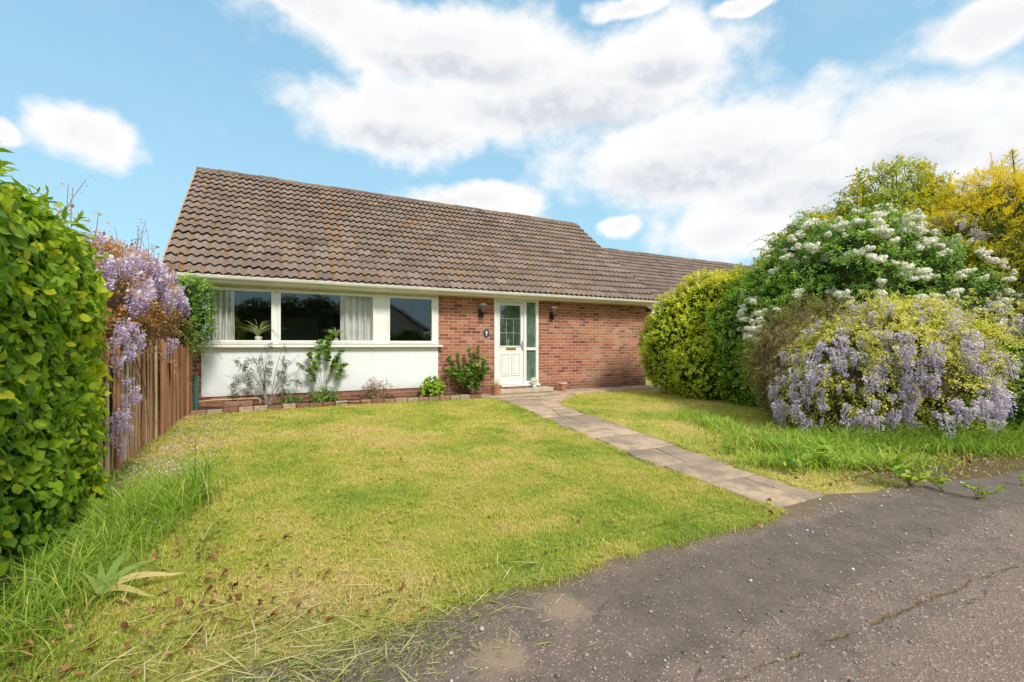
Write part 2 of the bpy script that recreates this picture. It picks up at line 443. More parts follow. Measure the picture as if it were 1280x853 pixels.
MAT['terracotta'] = plain('terracotta', (.47,.21,.10), .8, var=.25, scale=14, dirt=(.55,.42,.32), bump=.3)
MAT['stone'] = plain('pale_stone', (.56,.50,.40), .85, var=.25, scale=9, dirt=(.26,.23,.18), bump=.5)
MAT['white_stone'] = plain('white_ornament', (.74,.72,.66), .7, var=.15, scale=30, dirt=(.45,.42,.36))
MAT['soil'] = plain('bed_soil', (.10,.068,.045), .95, var=.5, scale=16, dirt=(.22,.16,.10), bump=1.0, spec=.1)
MAT['rubber'] = plain('door_mat', (.36,.20,.13), .95, var=.3, scale=60, bump=.8, spec=.1)
MAT['teal'] = plain('teal_pipe', (.035,.17,.15), .45, var=.2)
MAT['hose'] = plain('tan_hose', (.52,.42,.25), .5, var=.2)
MAT['plaque'] = plain('navy_slate', (.045,.06,.10), .35)
MAT['plaque_w'] = plain('plaque_white', (.72,.76,.82), .5)
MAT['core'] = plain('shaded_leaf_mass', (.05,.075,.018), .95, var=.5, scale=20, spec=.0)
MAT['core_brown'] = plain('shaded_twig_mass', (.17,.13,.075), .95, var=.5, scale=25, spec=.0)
MAT['twig'] = bark_mat('twig_bark', (.13,.09,.06), (.30,.23,.16))
MAT['greytwig'] = bark_mat('grey_twig_bark', (.16,.14,.11), (.38,.34,.28))
MAT['trunk'] = bark_mat('trunk_bark', (.06,.045,.032), (.17,.13,.09))
def curtain_mat():
    m, t, p, o = new_mat('net_curtain')
    g = t.geo()
    c = t.mix(t.step(t.noise(g, 3, 3), .3, .7), (.56,.57,.56), (.66,.67,.66))
    t.put(p.inputs['Base Color'], c); p.inputs['Roughness'].default_value = .9; p.inputs['Specular IOR Level'].default_value = .1
    t.put(p.inputs['Normal'], t.bump(t.noise(g, 220, 2), .2, .002))
    return m
MAT['curtain'] = curtain_mat()

# split pales: colour differs from pale to pale through 'tint'
def pale_mat():
    m, t, p, o = new_mat('split_pale_wood')
    g = t.geo()
    c = t.ramp(t.attr('tint'), [(0, (.24,.11,.06)), (.35, (.45,.22,.12)), (.7, (.62,.40,.24)), (1, (.82,.65,.44))])
    n = t.noise(t.vm('MULTIPLY', g, (1., 1., .12)), 60, 5, .7)
    c = t.mix(t.m('MULTIPLY', t.step(n, .5, .72), .5), c, (.16,.075,.04))
    t.put(p.inputs['Base Color'], c); p.inputs['Roughness'].default_value = .85; p.inputs['Specular IOR Level'].default_value = .2
    t.put(p.inputs['Normal'], t.bump(n, .6, .006))
    return m
MAT['pale'] = pale_mat()

# grass
def lawn_colour(t, g, blade=None):
    n1 = t.noise(g, .75, 4, .6); n2 = t.noise(g, 3.4, 4, .65); n3 = t.noise(g, 11, 3, .6)
    x, y, z = t.xyz(g)[:3]
    f = t.m('ADD', t.m('MULTIPLY', n1, .55), t.m('ADD', t.m('MULTIPLY', n2, .3), t.m('MULTIPLY', n3, .15)))
    # greener towards the drive side and by the hedge, strawy in the middle
    near = t.m('MULTIPLY', t.step(y, -5.2, -7.4), -.02)
    f = t.m('ADD', f, near)
    c = t.ramp(f, [(.36, (.32,.45,.06)), (.43, (.47,.56,.09)), (.50, (.65,.64,.14)), (.56, (.80,.68,.24)), (.63, (.88,.67,.38))])
    if blade is not None:
        c = t.mix(t.m('MULTIPLY', t.step(blade, .0, .5), 1.0), t.mix(.35, c, (.20,.34,.02)), c)
        c = t.mix(t.step(blade, .80, .88), c, (.86,.72,.42))
    return c
def grass_mat(name, long=False):
    m, t, p, o = new_mat(name)
    g = t.geo(); a = t.attr('tint')
    c = lawn_colour(t, g, a) if not long else t.ramp(a, [(0, (.13,.24,.03)), (.4, (.28,.46,.045)), (.75, (.46,.62,.08)), (.93, (.62,.66,.16)), (1, (.74,.60,.30))])
    if True:
        l = t.xyz(t.attr('luv', 'Vector'))[0]
        c = t.mix(t.step(l, .5, 0.0), c, t.mix(1.0, c, (.78,.76,.6), 'MULTIPLY'))
    t.put(p.inputs['Base Color'], c); p.inputs['Roughness'].default_value = .55; p.inputs['Specular IOR Level'].default_value = .3
    tr = t.node('ShaderNodeBsdfTranslucent'); t.put(tr.inputs[0], c)
    mx = t.node('ShaderNodeMixShader'); mx.inputs[0].default_value = .4
    t.l.new(p.outputs[0], mx.inputs[1]); t.l.new(tr.outputs[0], mx.inputs[2]); t.l.new(mx.outputs[0], o.inputs[0])
    return m
MAT['lawn'] = grass_mat('lawn_blades'); MAT['long'] = grass_mat('long_grass_blades', True)
def ground_mat():
    m, t, p, o = new_mat('turf_ground')
    g = t.geo()
    c = lawn_colour(t, g)
    c = t.mix(.45, c, (.20,.19,.05))
    x, y, z = t.xyz(g)[:3]
    # bare, petal-strewn earth along the fence and the litter at the far right
    fen = t.m('MULTIPLY', t.step(x, -4.9, -5.7), t.step(t.noise(g, 4, 4), .35, .6))
    lit = t.m('MULTIPLY', t.step(x, -.6, .6), t.step(y, -7.1, -7.7))
    c = t.mix(t.m('MULTIPLY', fen, .75), c, (.22,.16,.10))
    c = t.mix(t.m('MULTIPLY', lit, .9), c, t.mix(t.noise(g, 30, 5), (.07,.045,.03), (.24,.16,.10)))
    t.put(p.inputs['Base Color'], c); p.inputs['Roughness'].default_value = .95; p.inputs['Specular IOR Level'].default_value = .05
    t.put(p.inputs['Normal'], t.bump(t.noise(g, 60, 5, .7), 1.0, .02))
    return m
MAT['ground'] = ground_mat()
def asphalt_mat():
    m, t, p, o = new_mat('worn_asphalt')
    g = t.geo(); x, y, z = t.xyz(g)[:3]
    big = t.noise(g, 1.3, 4, .6); mid = t.noise(g, 6, 5, .65); fine = t.noise(g, 160, 3, .7)
    c = t.mix(t.step(mid, .3, .7), (.088,.070,.056), (.145,.117,.096))
    c = t.mix(t.m('MULTIPLY', t.step(fine, .4, .66), .6), c, (.24,.195,.165))
    # worn areas where the binder has gone and the chippings show
    sq = t.m('ADD', t.m('MULTIPLY', x, -.25), y)
    band = t.m('SUBTRACT', 1.0, t.step(t.m('ABSOLUTE', t.m('ADD', t.m('ADD', y, t.m('MULTIPLY', x, -.02)), 8.75)), .12, .36))
    lowr = t.step(y, -8.72, -9.0)
    left = t.m('MULTIPLY', t.step(x, -2.6, -3.6), .35)
    edge = t.m('MULTIPLY', t.step(y, -8.2, -7.9), .55)
    wear = t.m('ADD', t.m('MAXIMUM', t.m('MAXIMUM', t.m('MULTIPLY', band, .62), lowr), t.m('MAXIMUM', left, edge)), t.m('MULTIPLY', t.m('SUBTRACT', big, .5), 1.3))
    wear = t.step(t.m('ADD', wear, t.m('MULTIPLY', t.m('SUBTRACT', mid, .5), .8)), .15, .85)
    v = t.voro(g, 95); v2 = t.voro(g, 55)
    def chips(vn, cut):
        rr = t.xyz(vn.outputs['Color'])
        on = t.m('MULTIPLY', t.step(vn.outputs['Distance'], .55, .32), t.m('LESS_THAN', rr[0], cut))
        cc = t.ramp(rr[1], [(0, (.16,.12,.11)), (.3, (.34,.23,.19)), (.6, (.45,.33,.27)), (.85, (.54,.44,.37)), (1, (.26,.24,.25))])
        return on, cc
    on, cc = chips(v, t.m('ADD', .05, t.m('MULTIPLY', wear, .58)))
    on2, cc2 = chips(v2, t.m('MULTIPLY', wear, .22))
    c = t.mix(t.m('MULTIPLY', on, .85), c, cc); c = t.mix(t.m('MULTIPLY', on2, .9), c, cc2)
    c = t.mix(t.m('MULTIPLY', wear, .35), c, (.33,.235,.185))
    # old joint across the drive and hairline cracks with moss in them
    jn = t.m('ABSOLUTE', t.m('ADD', t.m('ADD', y, t.m('MULTIPLY', x, .06)), t.m('ADD', 8.93, t.m('MULTIPLY', t.m('SUBTRACT', t.noise(g, 5, 4, .7), .5), .12))))
    joint = t.m('MULTIPLY', t.step(t.m('ADD', jn, t.m('MULTIPLY', t.noise(g, 30, 4, .7), .012)), .024, .008), t.step(t.noise(g, 7, 4), .42, .56))
    vc = t.voro(t.vm('ADD', g, t.comb(t.m('MULTIPLY', mid, .35), t.m('MULTIPLY', big, .5), 0.0)), 1.1, 'DISTANCE_TO_EDGE')
    hair = t.m('MULTIPLY', t.step(vc.outputs['Distance'], .012, .003), t.step(mid, .52, .66))
    c = t.mix(t.m('MULTIPLY', hair, .4), c, (.07,.055,.03))
    c = t.mix(t.m('MULTIPLY', joint, .75), c, t.mix(t.noise(g, 50, 3), (.07,.055,.03), (.26,.17,.06)))
    # two sandy spots
    for (sx, sy, sr) in ((-3.42, -8.12, .17), (-3.80, -8.27, .16)):
        d = t.m('SQRT', t.m('ADD', t.m('POWER', t.m('SUBTRACT', x, sx), 2.0), t.m('POWER', t.m('SUBTRACT', y, sy), 2.0)))
        d = t.m('ADD', d, t.m('MULTIPLY', t.m('SUBTRACT', t.noise(g, 14, 5), .5), .16))
        c = t.mix(t.m('MULTIPLY', t.step(d, sr, sr*.25), .62), c, (.40,.29,.20))
    c = t.mix(t.m('MULTIPLY', t.step(t.noise(g, 2.3, 5, .7), .55, .7), .25), c, (.20,.155,.11))
    # moss / soil creeping in from the lawn
    cr = t.step(t.m('ADD', y, t.m('MULTIPLY', t.m('SUBTRACT', t.noise(g, 5, 5, .7), .5), .6)), -8.02, -7.86)
    c = t.mix(t.m('MULTIPLY', cr, .65), c, (.16,.125,.06))
    t.put(p.inputs['Base Color'], c)
    t.put(p.inputs['Roughness'], t.m('ADD', .62, t.m('MULTIPLY', mid, .3))); p.inputs['Specular IOR Level'].default_value = .35
    h = t.m('ADD', t.m('ADD', on, t.m('MULTIPLY', on2, 1.5)), t.m('ADD', t.m('MULTIPLY', fine, .9), t.m('MULTIPLY', t.m('ADD', hair, joint), -2.5)))
    t.put(p.inputs['Normal'], t.bump(h, .7, .005))
    return m
MAT['asphalt'] = asphalt_mat()
def slab_mat():
    m, t, p, o = new_mat('concrete_slab')
    g = t.geo()
    c = t.ramp(t.attr('tint'), [(0, (.30,.225,.165)), (.5, (.47,.355,.25)), (1, (.58,.43,.29))])
    c = t.mix(t.m('MULTIPLY', t.step(t.noise(g, 7, 6, .7), .42, .7), .45), c, (.20,.165,.14))
    c = t.mix(t.m('MULTIPLY', t.step(t.noise(g, 2.4, 5, .65), .46, .62), .6), c, (.19,.15,.115))
    v = t.voro(g, 120); rr = t.xyz(v.outputs['Color'])
    c = t.mix(t.m('MULTIPLY', t.m('MULTIPLY', t.step(v.outputs['Distance'], .5, .3), t.m('LESS_THAN', rr[0], .3)), .5), c, (.55,.47,.38))
    t.put(p.inputs['Base Color'], c); p.inputs['Roughness'].default_value = .85; p.inputs['Specular IOR Level'].default_value = .25
    t.put(p.inputs['Normal'], t.bump(t.noise(g, 90, 5, .7), .6, .006))
    return m
MAT['slab'] = slab_mat()

# foliage colours
MAT['hedge'] = leafmat('hazel_leaf', [(.05,.14,.015), (.14,.32,.02), (.28,.50,.025), (.52,.68,.03), (.84,.80,.03)], .42, .42, veins=True, noise_amp=.2, nscale=2.2)
MAT['choisya'] = leafmat('golden_shrub_leaf', [(.06,.12,.015), (.20,.34,.025), (.42,.56,.035), (.68,.72,.04), (.88,.76,.06)], .35, .4)
MAT['laurel'] = leafmat('laurel_leaf', [(.05,.11,.015), (.13,.27,.022), (.26,.45,.03), (.46,.62,.04)], .32, .38)
MAT['lilac'] = leafmat('flowering_shrub_leaf', [(.05,.12,.02), (.13,.28,.035), (.27,.46,.05), (.46,.62,.07)], .32, .5)
MAT['laburnum'] = leafmat('laburnum_leaf', [(.14,.22,.02), (.30,.40,.03), (.52,.56,.05), (.68,.66,.08)], .4, .5)
MAT['yellow'] = leafmat('yellow_blossom', [(.55,.42,.015), (.74,.60,.02), (.84,.72,.04)], .4, .6)
MAT['conifer'] = leafmat('golden_conifer_spray', [(.05,.09,.015), (.14,.20,.02), (.42,.40,.02), (.80,.62,.015), (.92,.74,.02)], .3, .6, noise_amp=.3)
MAT['wist_leaf'] = leafmat('young_wisteria_leaf', [(.30,.40,.05), (.58,.66,.08), (.80,.78,.16), (.90,.76,.30)], .4, .5)
MAT['bronze'] = leafmat('bronze_wisteria_leaf', [(.30,.14,.05), (.55,.27,.10), (.72,.44,.18), (.62,.60,.20)], .4, .5)
MAT['wist'] = leafmat('wisteria_petal', [(.42,.37,.64), (.60,.54,.82), (.78,.72,.91), (.94,.89,.94)], .35, .6, noise_amp=.15)
MAT['wist2'] = leafmat('lilac_wisteria_petal', [(.42,.33,.68), (.62,.51,.84), (.78,.68,.92), (.93,.86,.95)], .35, .6, noise_amp=.15)
MAT['white'] = leafmat('white_petal', [(.78,.79,.64), (.92,.91,.84), (.95,.94,.90)], .35, .6, noise_amp=.1)
MAT['heath'] = leafmat('brown_feathery_spray', [(.13,.11,.04), (.27,.24,.07), (.42,.38,.12), (.56,.46,.20)], .3, .7)
MAT['dark_leaf'] = leafmat('dark_green_leaf', [(.04,.09,.018), (.10,.22,.03), (.20,.38,.045), (.34,.52,.06)], .3, .42)
MAT['mid_leaf'] = leafmat('mid_green_leaf', [(.06,.14,.025), (.14,.30,.04), (.28,.47,.07), (.46,.60,.11)], .35, .45)
MAT['grey_leaf'] = leafmat('grey_green_leaf', [(.09,.11,.05), (.18,.21,.10), (.28,.31,.16), (.38,.38,.22)], .3, .6)
MAT['pink_leaf'] = leafmat('pinkish_leaf', [(.16,.18,.06), (.34,.24,.12), (.48,.30,.20), (.40,.42,.14)], .3, .6)
MAT['weed'] = leafmat('weed_leaf', [(.10,.21,.02), (.22,.40,.03), (.40,.55,.05), (.56,.62,.10)], .4, .45)
MAT['dying'] = leafmat('yellowing_leaf', [(.20,.34,.07), (.36,.42,.10), (.58,.50,.18), (.70,.55,.27)], .35, .5)
MAT['deadleaf'] = leafmat('fallen_leaf', [(.10,.04,.02), (.28,.12,.05), (.44,.24,.10), (.58,.42,.24)], .2, .7)
MAT['clipping'] = leafmat('cut_grass', [(.34,.46,.12), (.55,.64,.22), (.72,.72,.34), (.82,.72,.44)], .35, .6)
# ---------------------------------------------------------------- ground, lawn, drive, path
def sheet(x0, x1, y0, y1, nx, ny, z):
    xs = np.linspace(x0, x1, nx); ys = np.linspace(y0, y1, ny); X, Y = np.meshgrid(xs, ys)
    P = np.stack([X.ravel(), Y.ravel(), np.full(X.size, z)], 1)
    i, j = np.meshgrid(np.arange(ny-1), np.arange(nx-1), indexing='ij'); i = i.ravel(); j = j.ravel()
    return P, np.stack([i*nx+j, i*nx+j+1, (i+1)*nx+j+1, (i+1)*nx+j], 1)
P, F = sheet(-300, 300, -300, 300, 3, 3, -.02)
tag(link('ground', np_mesh('ground', P, [F]), MAT['ground']), kind='structure')
P, F = sheet(-9, 12, -7.6, 1, 120, 60, -.0)
P[:, 2] = .004*snoise(P, 1.6, 4) - .006
tag(link('lawn', np_mesh('lawn', P, [F]), MAT['ground'], smooth=True), kind='structure')

# the drive: irregular edge against the lawn, worn asphalt
def drive_edge(x):
    x = np.asarray(x, float); q = np.stack([x, x*0, x*0], 1)
    e = -7.86 + .045*snoise(q, 2.4, 8) + .025*snoise(q, 9, 9)
    e = e + np.interp(x, [-6.5, -5.2, -4.6, -3.6, -2.6, -1.6, -1.2, -.9, -.4, .2, 1.0, 3, 9], [-.4, -.18, -.02, .0, -.02, -.03, .12, .12, -.05, -.12, -.30, -.5, -.6])
    return e
xs = np.linspace(-14, 16, 400); top = drive_edge(xs)
nrow = 14; rows = np.linspace(0, 1, nrow)
P = np.array([(x, y0 + (-14.5-y0)*r**1.6, .004) for r in rows for x, y0 in zip(xs, top)])
i, j = np.meshgrid(np.arange(nrow-1), np.arange(len(xs)-1), indexing='ij'); i = i.ravel(); j = j.ravel(); nx = len(xs)
F = np.stack([(i+1)*nx+j, (i+1)*nx+j+1, i*nx+j+1, i*nx+j], 1)
tag(link('driveway', np_mesh('driveway', P, [F]), MAT['asphalt']), kind='structure')

# the path: concrete slabs with open joints
def lerp(a, b, u): return (a[0]+(b[0]-a[0])*u, a[1]+(b[1]-a[1])*u)
def polyat(pl, y):
    for a, b in zip(pl, pl[1:]):
        if b[1] <= y <= a[1]: return a[0]+(b[0]-a[0])*(a[1]-y)/(a[1]-b[1]+1e-9)
    return pl[-1][0] if y < pl[-1][1] else pl[0][0]
PL = [(-.40,-.95), (-.42,-1.6), (-.78,-3.4), (-1.12,-5.4), (-1.28,-6.3), (-1.36,-7.1), (-1.40,-7.78)]
PR = [(1.55,-.95), (1.35,-1.5), (.62,-1.9), (.30,-2.5), (.08,-3.31), (-.22,-4.7), (-.50,-6.1), (-.72,-7.0), (-.84,-7.80)]
cuts = [-.95,-1.42,-2.05,-2.95,-3.7,-4.5,-5.3,-6.02,-6.62,-7.20,-7.80]
slabs = Cloud(); rs = random.Random(5)
def add_slab(poly, z1, tint):
    # inset top with a small chamfer so joints read as real gaps
    n = len(poly); cx = sum(p[0] for p in poly)/n; cy = sum(p[1] for p in poly)/n
    def ins(d):
        o = []
        for x, y in poly:
            l = math.hypot(x-cx, y-cy); o.append((x-(x-cx)/l*d, y-(y-cy)/l*d))
        return o
    a, b = ins(.014), ins(.028)
    tz = [z1+rs.uniform(-.004, .004) for _ in poly]
    Vv = [(x, y, -.03) for x, y in a]+[(x, y, tz[k]-.007) for k, (x, y) in enumerate(a)]+[(x, y, tz[k]) for k, (x, y) in enumerate(b)]
    Vv.append((cx, cy, z1))
    F4 = [(i, (i+1) % n, n+(i+1) % n, n+i) for i in range(n)]+[(n+i, n+(i+1) % n, 2*n+(i+1) % n, 2*n+i) for i in range(n)]
    o = slabs.o
    slabs.raw(np.array(Vv), np.array(F4), tint)
    F3 = np.array([(2*n+i, 2*n+(i+1) % n, 3*n) for i in range(n)]) + o
    slabs.F.setdefault((3, 0), []).append(F3)
for ya, yb in zip(cuts, cuts[1:]):
    ys = np.linspace(ya, yb, 4) + 0
    l = [(polyat(PL, y)+rs.uniform(-.035, .03), y+rs.uniform(-.01, .01)) for y in ys]; r = [(polyat(PR, y)+rs.uniform(-.05, .06), y+rs.uniform(-.01, .01)) for y in ys]
    w = r[0][0]-l[0][0]
    sk = rs.uniform(-.12, .12)
    if w > 1.0 and ya > -2:
        k = max(2, int(w/.8))
        for q in range(k):
            add_slab([lerp(l[0], r[0], q/k), lerp(l[-1], r[-1], q/k), lerp(l[-1], r[-1], (q+1)/k), lerp(l[0], r[0], (q+1)/k)], .022, rs.uniform(.2, .9))
    else:
        u = rs.uniform(.35, .65) if rs.random() < .4 else None
        if u:
            add_slab(l + [lerp(l[-1], r[-1], u), lerp(l[0], r[0], u+sk)], .022, rs.uniform(.1, .95))
            add_slab([lerp(l[0], r[0], u+sk), lerp(l[-1], r[-1], u)] + r[::-1], .02, rs.uniform(.1, .95))
        else: add_slab(l + r[::-1], .021, rs.uniform(.1, .95))
x = -.45
while x < 4.6:                                                      # strip of slabs along the foot of the wall
    w = rs.uniform(.6, .95); x1 = min(x+w, 4.85)
    add_slab([(x, -.93), (x1, -.93 + (.12 if x > 2 else 0)), (x1, -.02), (x, -.02)], .024, rs.uniform(.3, .9)); x = x1
tag(slabs.build('path', MAT['slab']), kind='structure')
P, F = sheet(-5.78, -.46, -.66, 0.0, 90, 14, .045)
P[:, 2] += .03*snoise(P, 4, 3)+.012*snoise(P, 17, 6)
tag(link('flower_bed', np_mesh('flower_bed', P, [F]), MAT['soil'], smooth=True), kind='structure')

def on_path(x, y, m=0.0):
    l = np.interp(-y, [-p[1] for p in PL], [p[0] for p in PL]); r = np.interp(-y, [-p[1] for p in PR], [p[0] for p in PR])
    return ((x > l+m) & (x < r-m) & (y > -7.78)) | ((x > -.47) & (y > -.9+m) & (x < 4.9))
def edging_y(x): return np.interp(x, [-5.9, -3.3, -.45], [-.74, -.58, -.74])
def is_lawn(x, y):
    return (x > -6.2) & ((x < -.7) | (y > -7.55+.25*np.sin(x*3.1)) | (RNG.uniform(size=np.shape(x)) < .10)) & ~on_path(x, y) & (y > drive_edge(x)-.02) & ((y < edging_y(x)-.04) | (x > -.45))

# ---------------------------------------------------------------- grass blades
def blades(P, h, w, lean, tint, segs=2, spread=None):
    """curved tapering blades; returns leaf-array tuple"""
    n = len(P); az = RNG.uniform(0, 6.283, n); d = np.stack([np.cos(az), np.sin(az), az*0], 1)
    if spread is not None: d = unit(d + spread)
    s = np.stack([-d[:, 1], d[:, 0], az*0], 1)
    tw = RNG.uniform(-1, 1, n)[:, None]; s = unit(s + d*tw)
    h = np.broadcast_to(h, (n,)); w = np.broadcast_to(w, (n,)); lean = np.broadcast_to(lean, (n,))
    vs = []; us = []
    for k in range(segs+1):
        u = k/segs
        c = P + d*(h*lean*u*u)[:, None]; c = c + np.array([0, 0, 1])*(h*(u - .42*np.minimum(lean, 1.4)*u*u))[:, None]
        if k < segs:
            ww = w*(1-.55*u)*.5; vs += [c - s*ww[:, None], c + s*ww[:, None]]; us += [u, u]
        else: vs.append(c); us.append(1)
    X = np.stack(vs, 1); kk = X.shape[1]; b = (np.arange(n)*kk)[:, None]
    F4 = np.concatenate([b + np.array([[2*k, 2*k+1, 2*k+3, 2*k+2]]) for k in range(segs-1)]) if segs > 1 else np.zeros((0, 4), int)
    F3 = b + np.array([[2*segs-2, 2*segs-1, 2*segs]])
    luv = np.zeros((n, kk, 3)); luv[:, :, 0] = np.array(us)[None]
    return X.reshape(-1, 3), [F4, F3], np.repeat(tint, kk), luv.reshape(-1, 3)

def scatter(n, x0, x1, y0, y1, f):
    x = RNG.uniform(x0, x1, n); y = RNG.uniform(y0, y1, n); k = f(x, y); return x[k], y[k]
g = Cloud()
def lawn_patch(n, x0, x1, y0, y1, h, w, cond=is_lawn):
    x, y = scatter(n, x0, x1, y0, y1, cond)
    P = np.stack([x, y, np.full(len(x), -.004)], 1)
    dens = snoise(P, 2.6, 21)*.5+.5*snoise(P, 8, 22)
    k = RNG.uniform(size=len(x)) < .78+.35*dens
    P = P[k]; dn = dens[k]
    dry = np.clip(.75*snoise(P, .9, 31)+.5*snoise(P, 3.1, 32), -1, 1)
    t = np.clip(RNG.beta(2.2, 2.2, len(P))*.92 + .1*dry, 0, 1)
    hh = h*RNG.uniform(.5, 1.25, len(P))*(1+.35*dn)
    g.add(blades(P, hh, w*RNG.uniform(.7, 1.3, len(P)), RNG.uniform(.1, 1.3, len(P)), t))
lawn_patch(150000, -5.95, -1.2, -7.95, -6.0, .030, .0042)
lawn_patch(120000, -5.95, -.6, -6.0, -4.0, .030, .0060)
lawn_patch(100000, -5.95, .4, -4.0, -.55, .032, .0090)
lawn_patch(75000, -1.0, 3.6, -8.3, -.85, .040, .0085)
# seams: tufts along the edges of the path and the drive
def tufts(n, f, spread, h, w, t0=.5):
    u = RNG.uniform(0, 1, n); c = f(u) + RNG.normal(size=(n, 2))*spread
    k = ~on_path(c[:, 0], c[:, 1], .03); c = c[k]
    P = np.column_stack([c, np.full(len(c), .0)])
    cl = snoise(P, 5, 41) > -.2; P = P[cl]
    g.add(blades(P, h*RNG.uniform(.5, 1.5, len(P)), w, RNG.uniform(.3, 1.6, len(P)), np.clip(RNG.normal(t0, .2, len(P)), 0, 1)))
tufts(7000, lambda u: np.stack([np.interp(u, [0, 1], [-5.2, -1.35]), drive_edge(np.interp(u, [0, 1], [-5.2, -1.35]))], 1), .035, .04, .004)
tufts(5000, lambda u: np.stack([np.interp(u*6.8, [-p[1]-.95 for p in PL], [p[0]-.02 for p in PL]), -.95-u*6.8], 1), .035, .05, .006, .55)
tufts(6000, lambda u: np.stack([np.interp(u*6.8, [-p[1]-.95 for p in PR], [p[0]+.02 for p in PR]), -.95-u*6.8], 1), .04, .06, .006, .55)
tufts(5000, lambda u: np.stack([-5.8+u*5.3, edging_y(-5.8+u*5.3)-.06], 1), .03, .045, .007, .4)
x, y = scatter(9000, -5.8, 3.4, -7.85, -.9, is_lawn)                # clover and daisy leaves in the turf
P = np.stack([x, y, np.full(len(x), .022)], 1); P = P[snoise(P, 2.2, 61)+.5*snoise(P, 7, 62) > .15]
n = len(P); az = RNG.uniform(0, 6.28, n)
for q in range(3): g.add(leaf_arrays(P, np.stack([np.cos(az+2.1*q), np.sin(az+2.1*q), az*0+.35], 1), np.tile([0, 0, 1.], (n, 1)), RNG.uniform(.012, .024, n), RNG.uniform(.0, .12, n), (T_OVAL[0]*np.array([1, 1.6, 1]), T_OVAL[1])))
tag(g.build('lawn_grass', MAT['lawn'], luv=True), 'mown lawn grass patched yellow and green across the front garden', 'grass', kind='stuff')

# long grass: at the foot of the hedge and under the wisteria mound
lg = Cloud()
def long_patch(cx, cy, sx, sy, n, h, w, ang=0, lean=(.3, 1.3), t=(.5, .22)):
    q = RNG.normal(size=(n, 2))*np.array([sx, sy]); ca, sa = math.cos(ang), math.sin(ang)
    x = cx + q[:, 0]*ca - q[:, 1]*sa; y = cy + q[:, 0]*sa + q[:, 1]*ca
    k = ~on_path(x, y, .05) & (y > drive_edge(x)-.0); x = x[k]; y = y[k]
    P = np.stack([x, y, x*0], 1); c = snoise(P, 4, 51)
    hh = h*RNG.uniform(.45, 1.2, len(P))*(1+.3*c)
    sp = np.array([[FX*0, 0, 0]])
    lg.add(blades(P, hh, w*RNG.uniform(.6, 1.4, len(P)), RNG.uniform(*lean, len(P)), np.clip(RNG.normal(t[0], t[1], len(P)), 0, 1), segs=4))
long_patch(-5.44, -6.35, .13, .40, 1700, .22, .005, t=(.5, .24))
long_patch(-5.27, -6.0, .13, .28, 1000, .27, .0055, t=(.5, .24))
long_patch(-5.48, -7.0, .13, .38, 1200, .18, .005, t=(.55, .24))
long_patch(-5.05, -5.75, .05, .10, 60, .46, .009, lean=(.2, .8), t=(.35, .1))
long_patch(-5.45, -5.45, .12, .25, 500, .18, .006)
vx, vy = V(4.7, 5.0)
long_patch(vx, vy, .95, .16, 3200, .19, .009, ang=math.atan2(RY, RX), t=(.45, .2))
long_patch(*V(4.9, 5.25), 1.0, .10, 1500, .34, .010, ang=math.atan2(RY, RX), t=(.38, .2))
vx, vy = V(3.25, 5.1)
long_patch(vx, vy, .30, .28, 1900, .21, .011, ang=math.atan2(RY, RX), t=(.62, .18))
vx, vy = V(2.95, 6.6)
long_patch(vx, vy, .55, .18, 1300, .16, .010, ang=math.atan2(FY, FX), t=(.6, .18))
vx, vy = V(3.1, 4.35)
long_patch(vx, vy, .55, .10, 1500, .16, .010, ang=math.atan2(RY, RX), t=(.6, .2))
tag(lg.build('long_grass', MAT['long'], luv=True), 'uncut long grass under the hedge and around the wisteria mound', 'long grass', kind='stuff')

# litter, clippings, petals, chippings
def flat_leaves(name, pts, size, tint, mat, label, cat, tpl=T_OVAL, z=.012, tiltamp=.35):
    c = Cloud(); n = len(pts)
    P = np.column_stack([pts, RNG.uniform(z*.6, z*1.8, n)])
    az = RNG.uniform(0, 6.28, n); A = np.stack([np.cos(az), np.sin(az), RNG.normal(size=n)*tiltamp*.5], 1)
    N = np.stack([RNG.normal(size=n)*tiltamp, RNG.normal(size=n)*tiltamp, np.ones(n)], 1)
    c.add(leaf_arrays(P, A, N, size, tint, tpl))
    return tag(c.build(name, mat), label, cat, kind='stuff')
def gauss(cx, cy, sx, sy, n): return RNG.normal(size=(n, 2))*np.array([sx, sy]) + np.array([cx, cy])
pts = np.vstack([gauss(-4.75,-7.45,.25,.2,120), gauss(-4.95,-6.85,.2,.2,60), gauss(-5.3,-7.35,.2,.2,60), gauss(-4.2,-7.7,.3,.12,25),
                 np.column_stack([RNG.uniform(-5.6,-1.5,70), RNG.uniform(-7.8,-1.2,70)]), gauss(-1.6,-7.85,.25,.06,14), gauss(1.2,-7.7,.9,.14,260)])
flat_leaves('fallen_leaves', pts, RNG.uniform(.012,.04,len(pts)), RNG.uniform(0,1,len(pts)), MAT['deadleaf'], 'brown fallen leaves scattered over the grass and beside the drive', 'fallen leaves', (T_BROAD[0]*np.array([1,.8,5.0]), T_BROAD[1]), .025, .9)
pts = np.vstack([gauss(-5.55,-4.9,.22,.45,900), gauss(-5.5,-3.2,.25,.9,700), gauss(-5.2,-2.2,.35,.9,250), gauss(.6,-7.9,.7,.12,160), gauss(-.9,-8.2,.8,.3,40)])
k = pts[:, 0] > -5.85; pts = pts[k]
flat_leaves('fallen_petals', pts, RNG.uniform(.010,.02,len(pts)), RNG.uniform(.3,1,len(pts)), MAT['wist2'], 'pale lilac petals dropped on the ground along the fence', 'petals', T_PETAL, .02, .5)
c = Cloud()
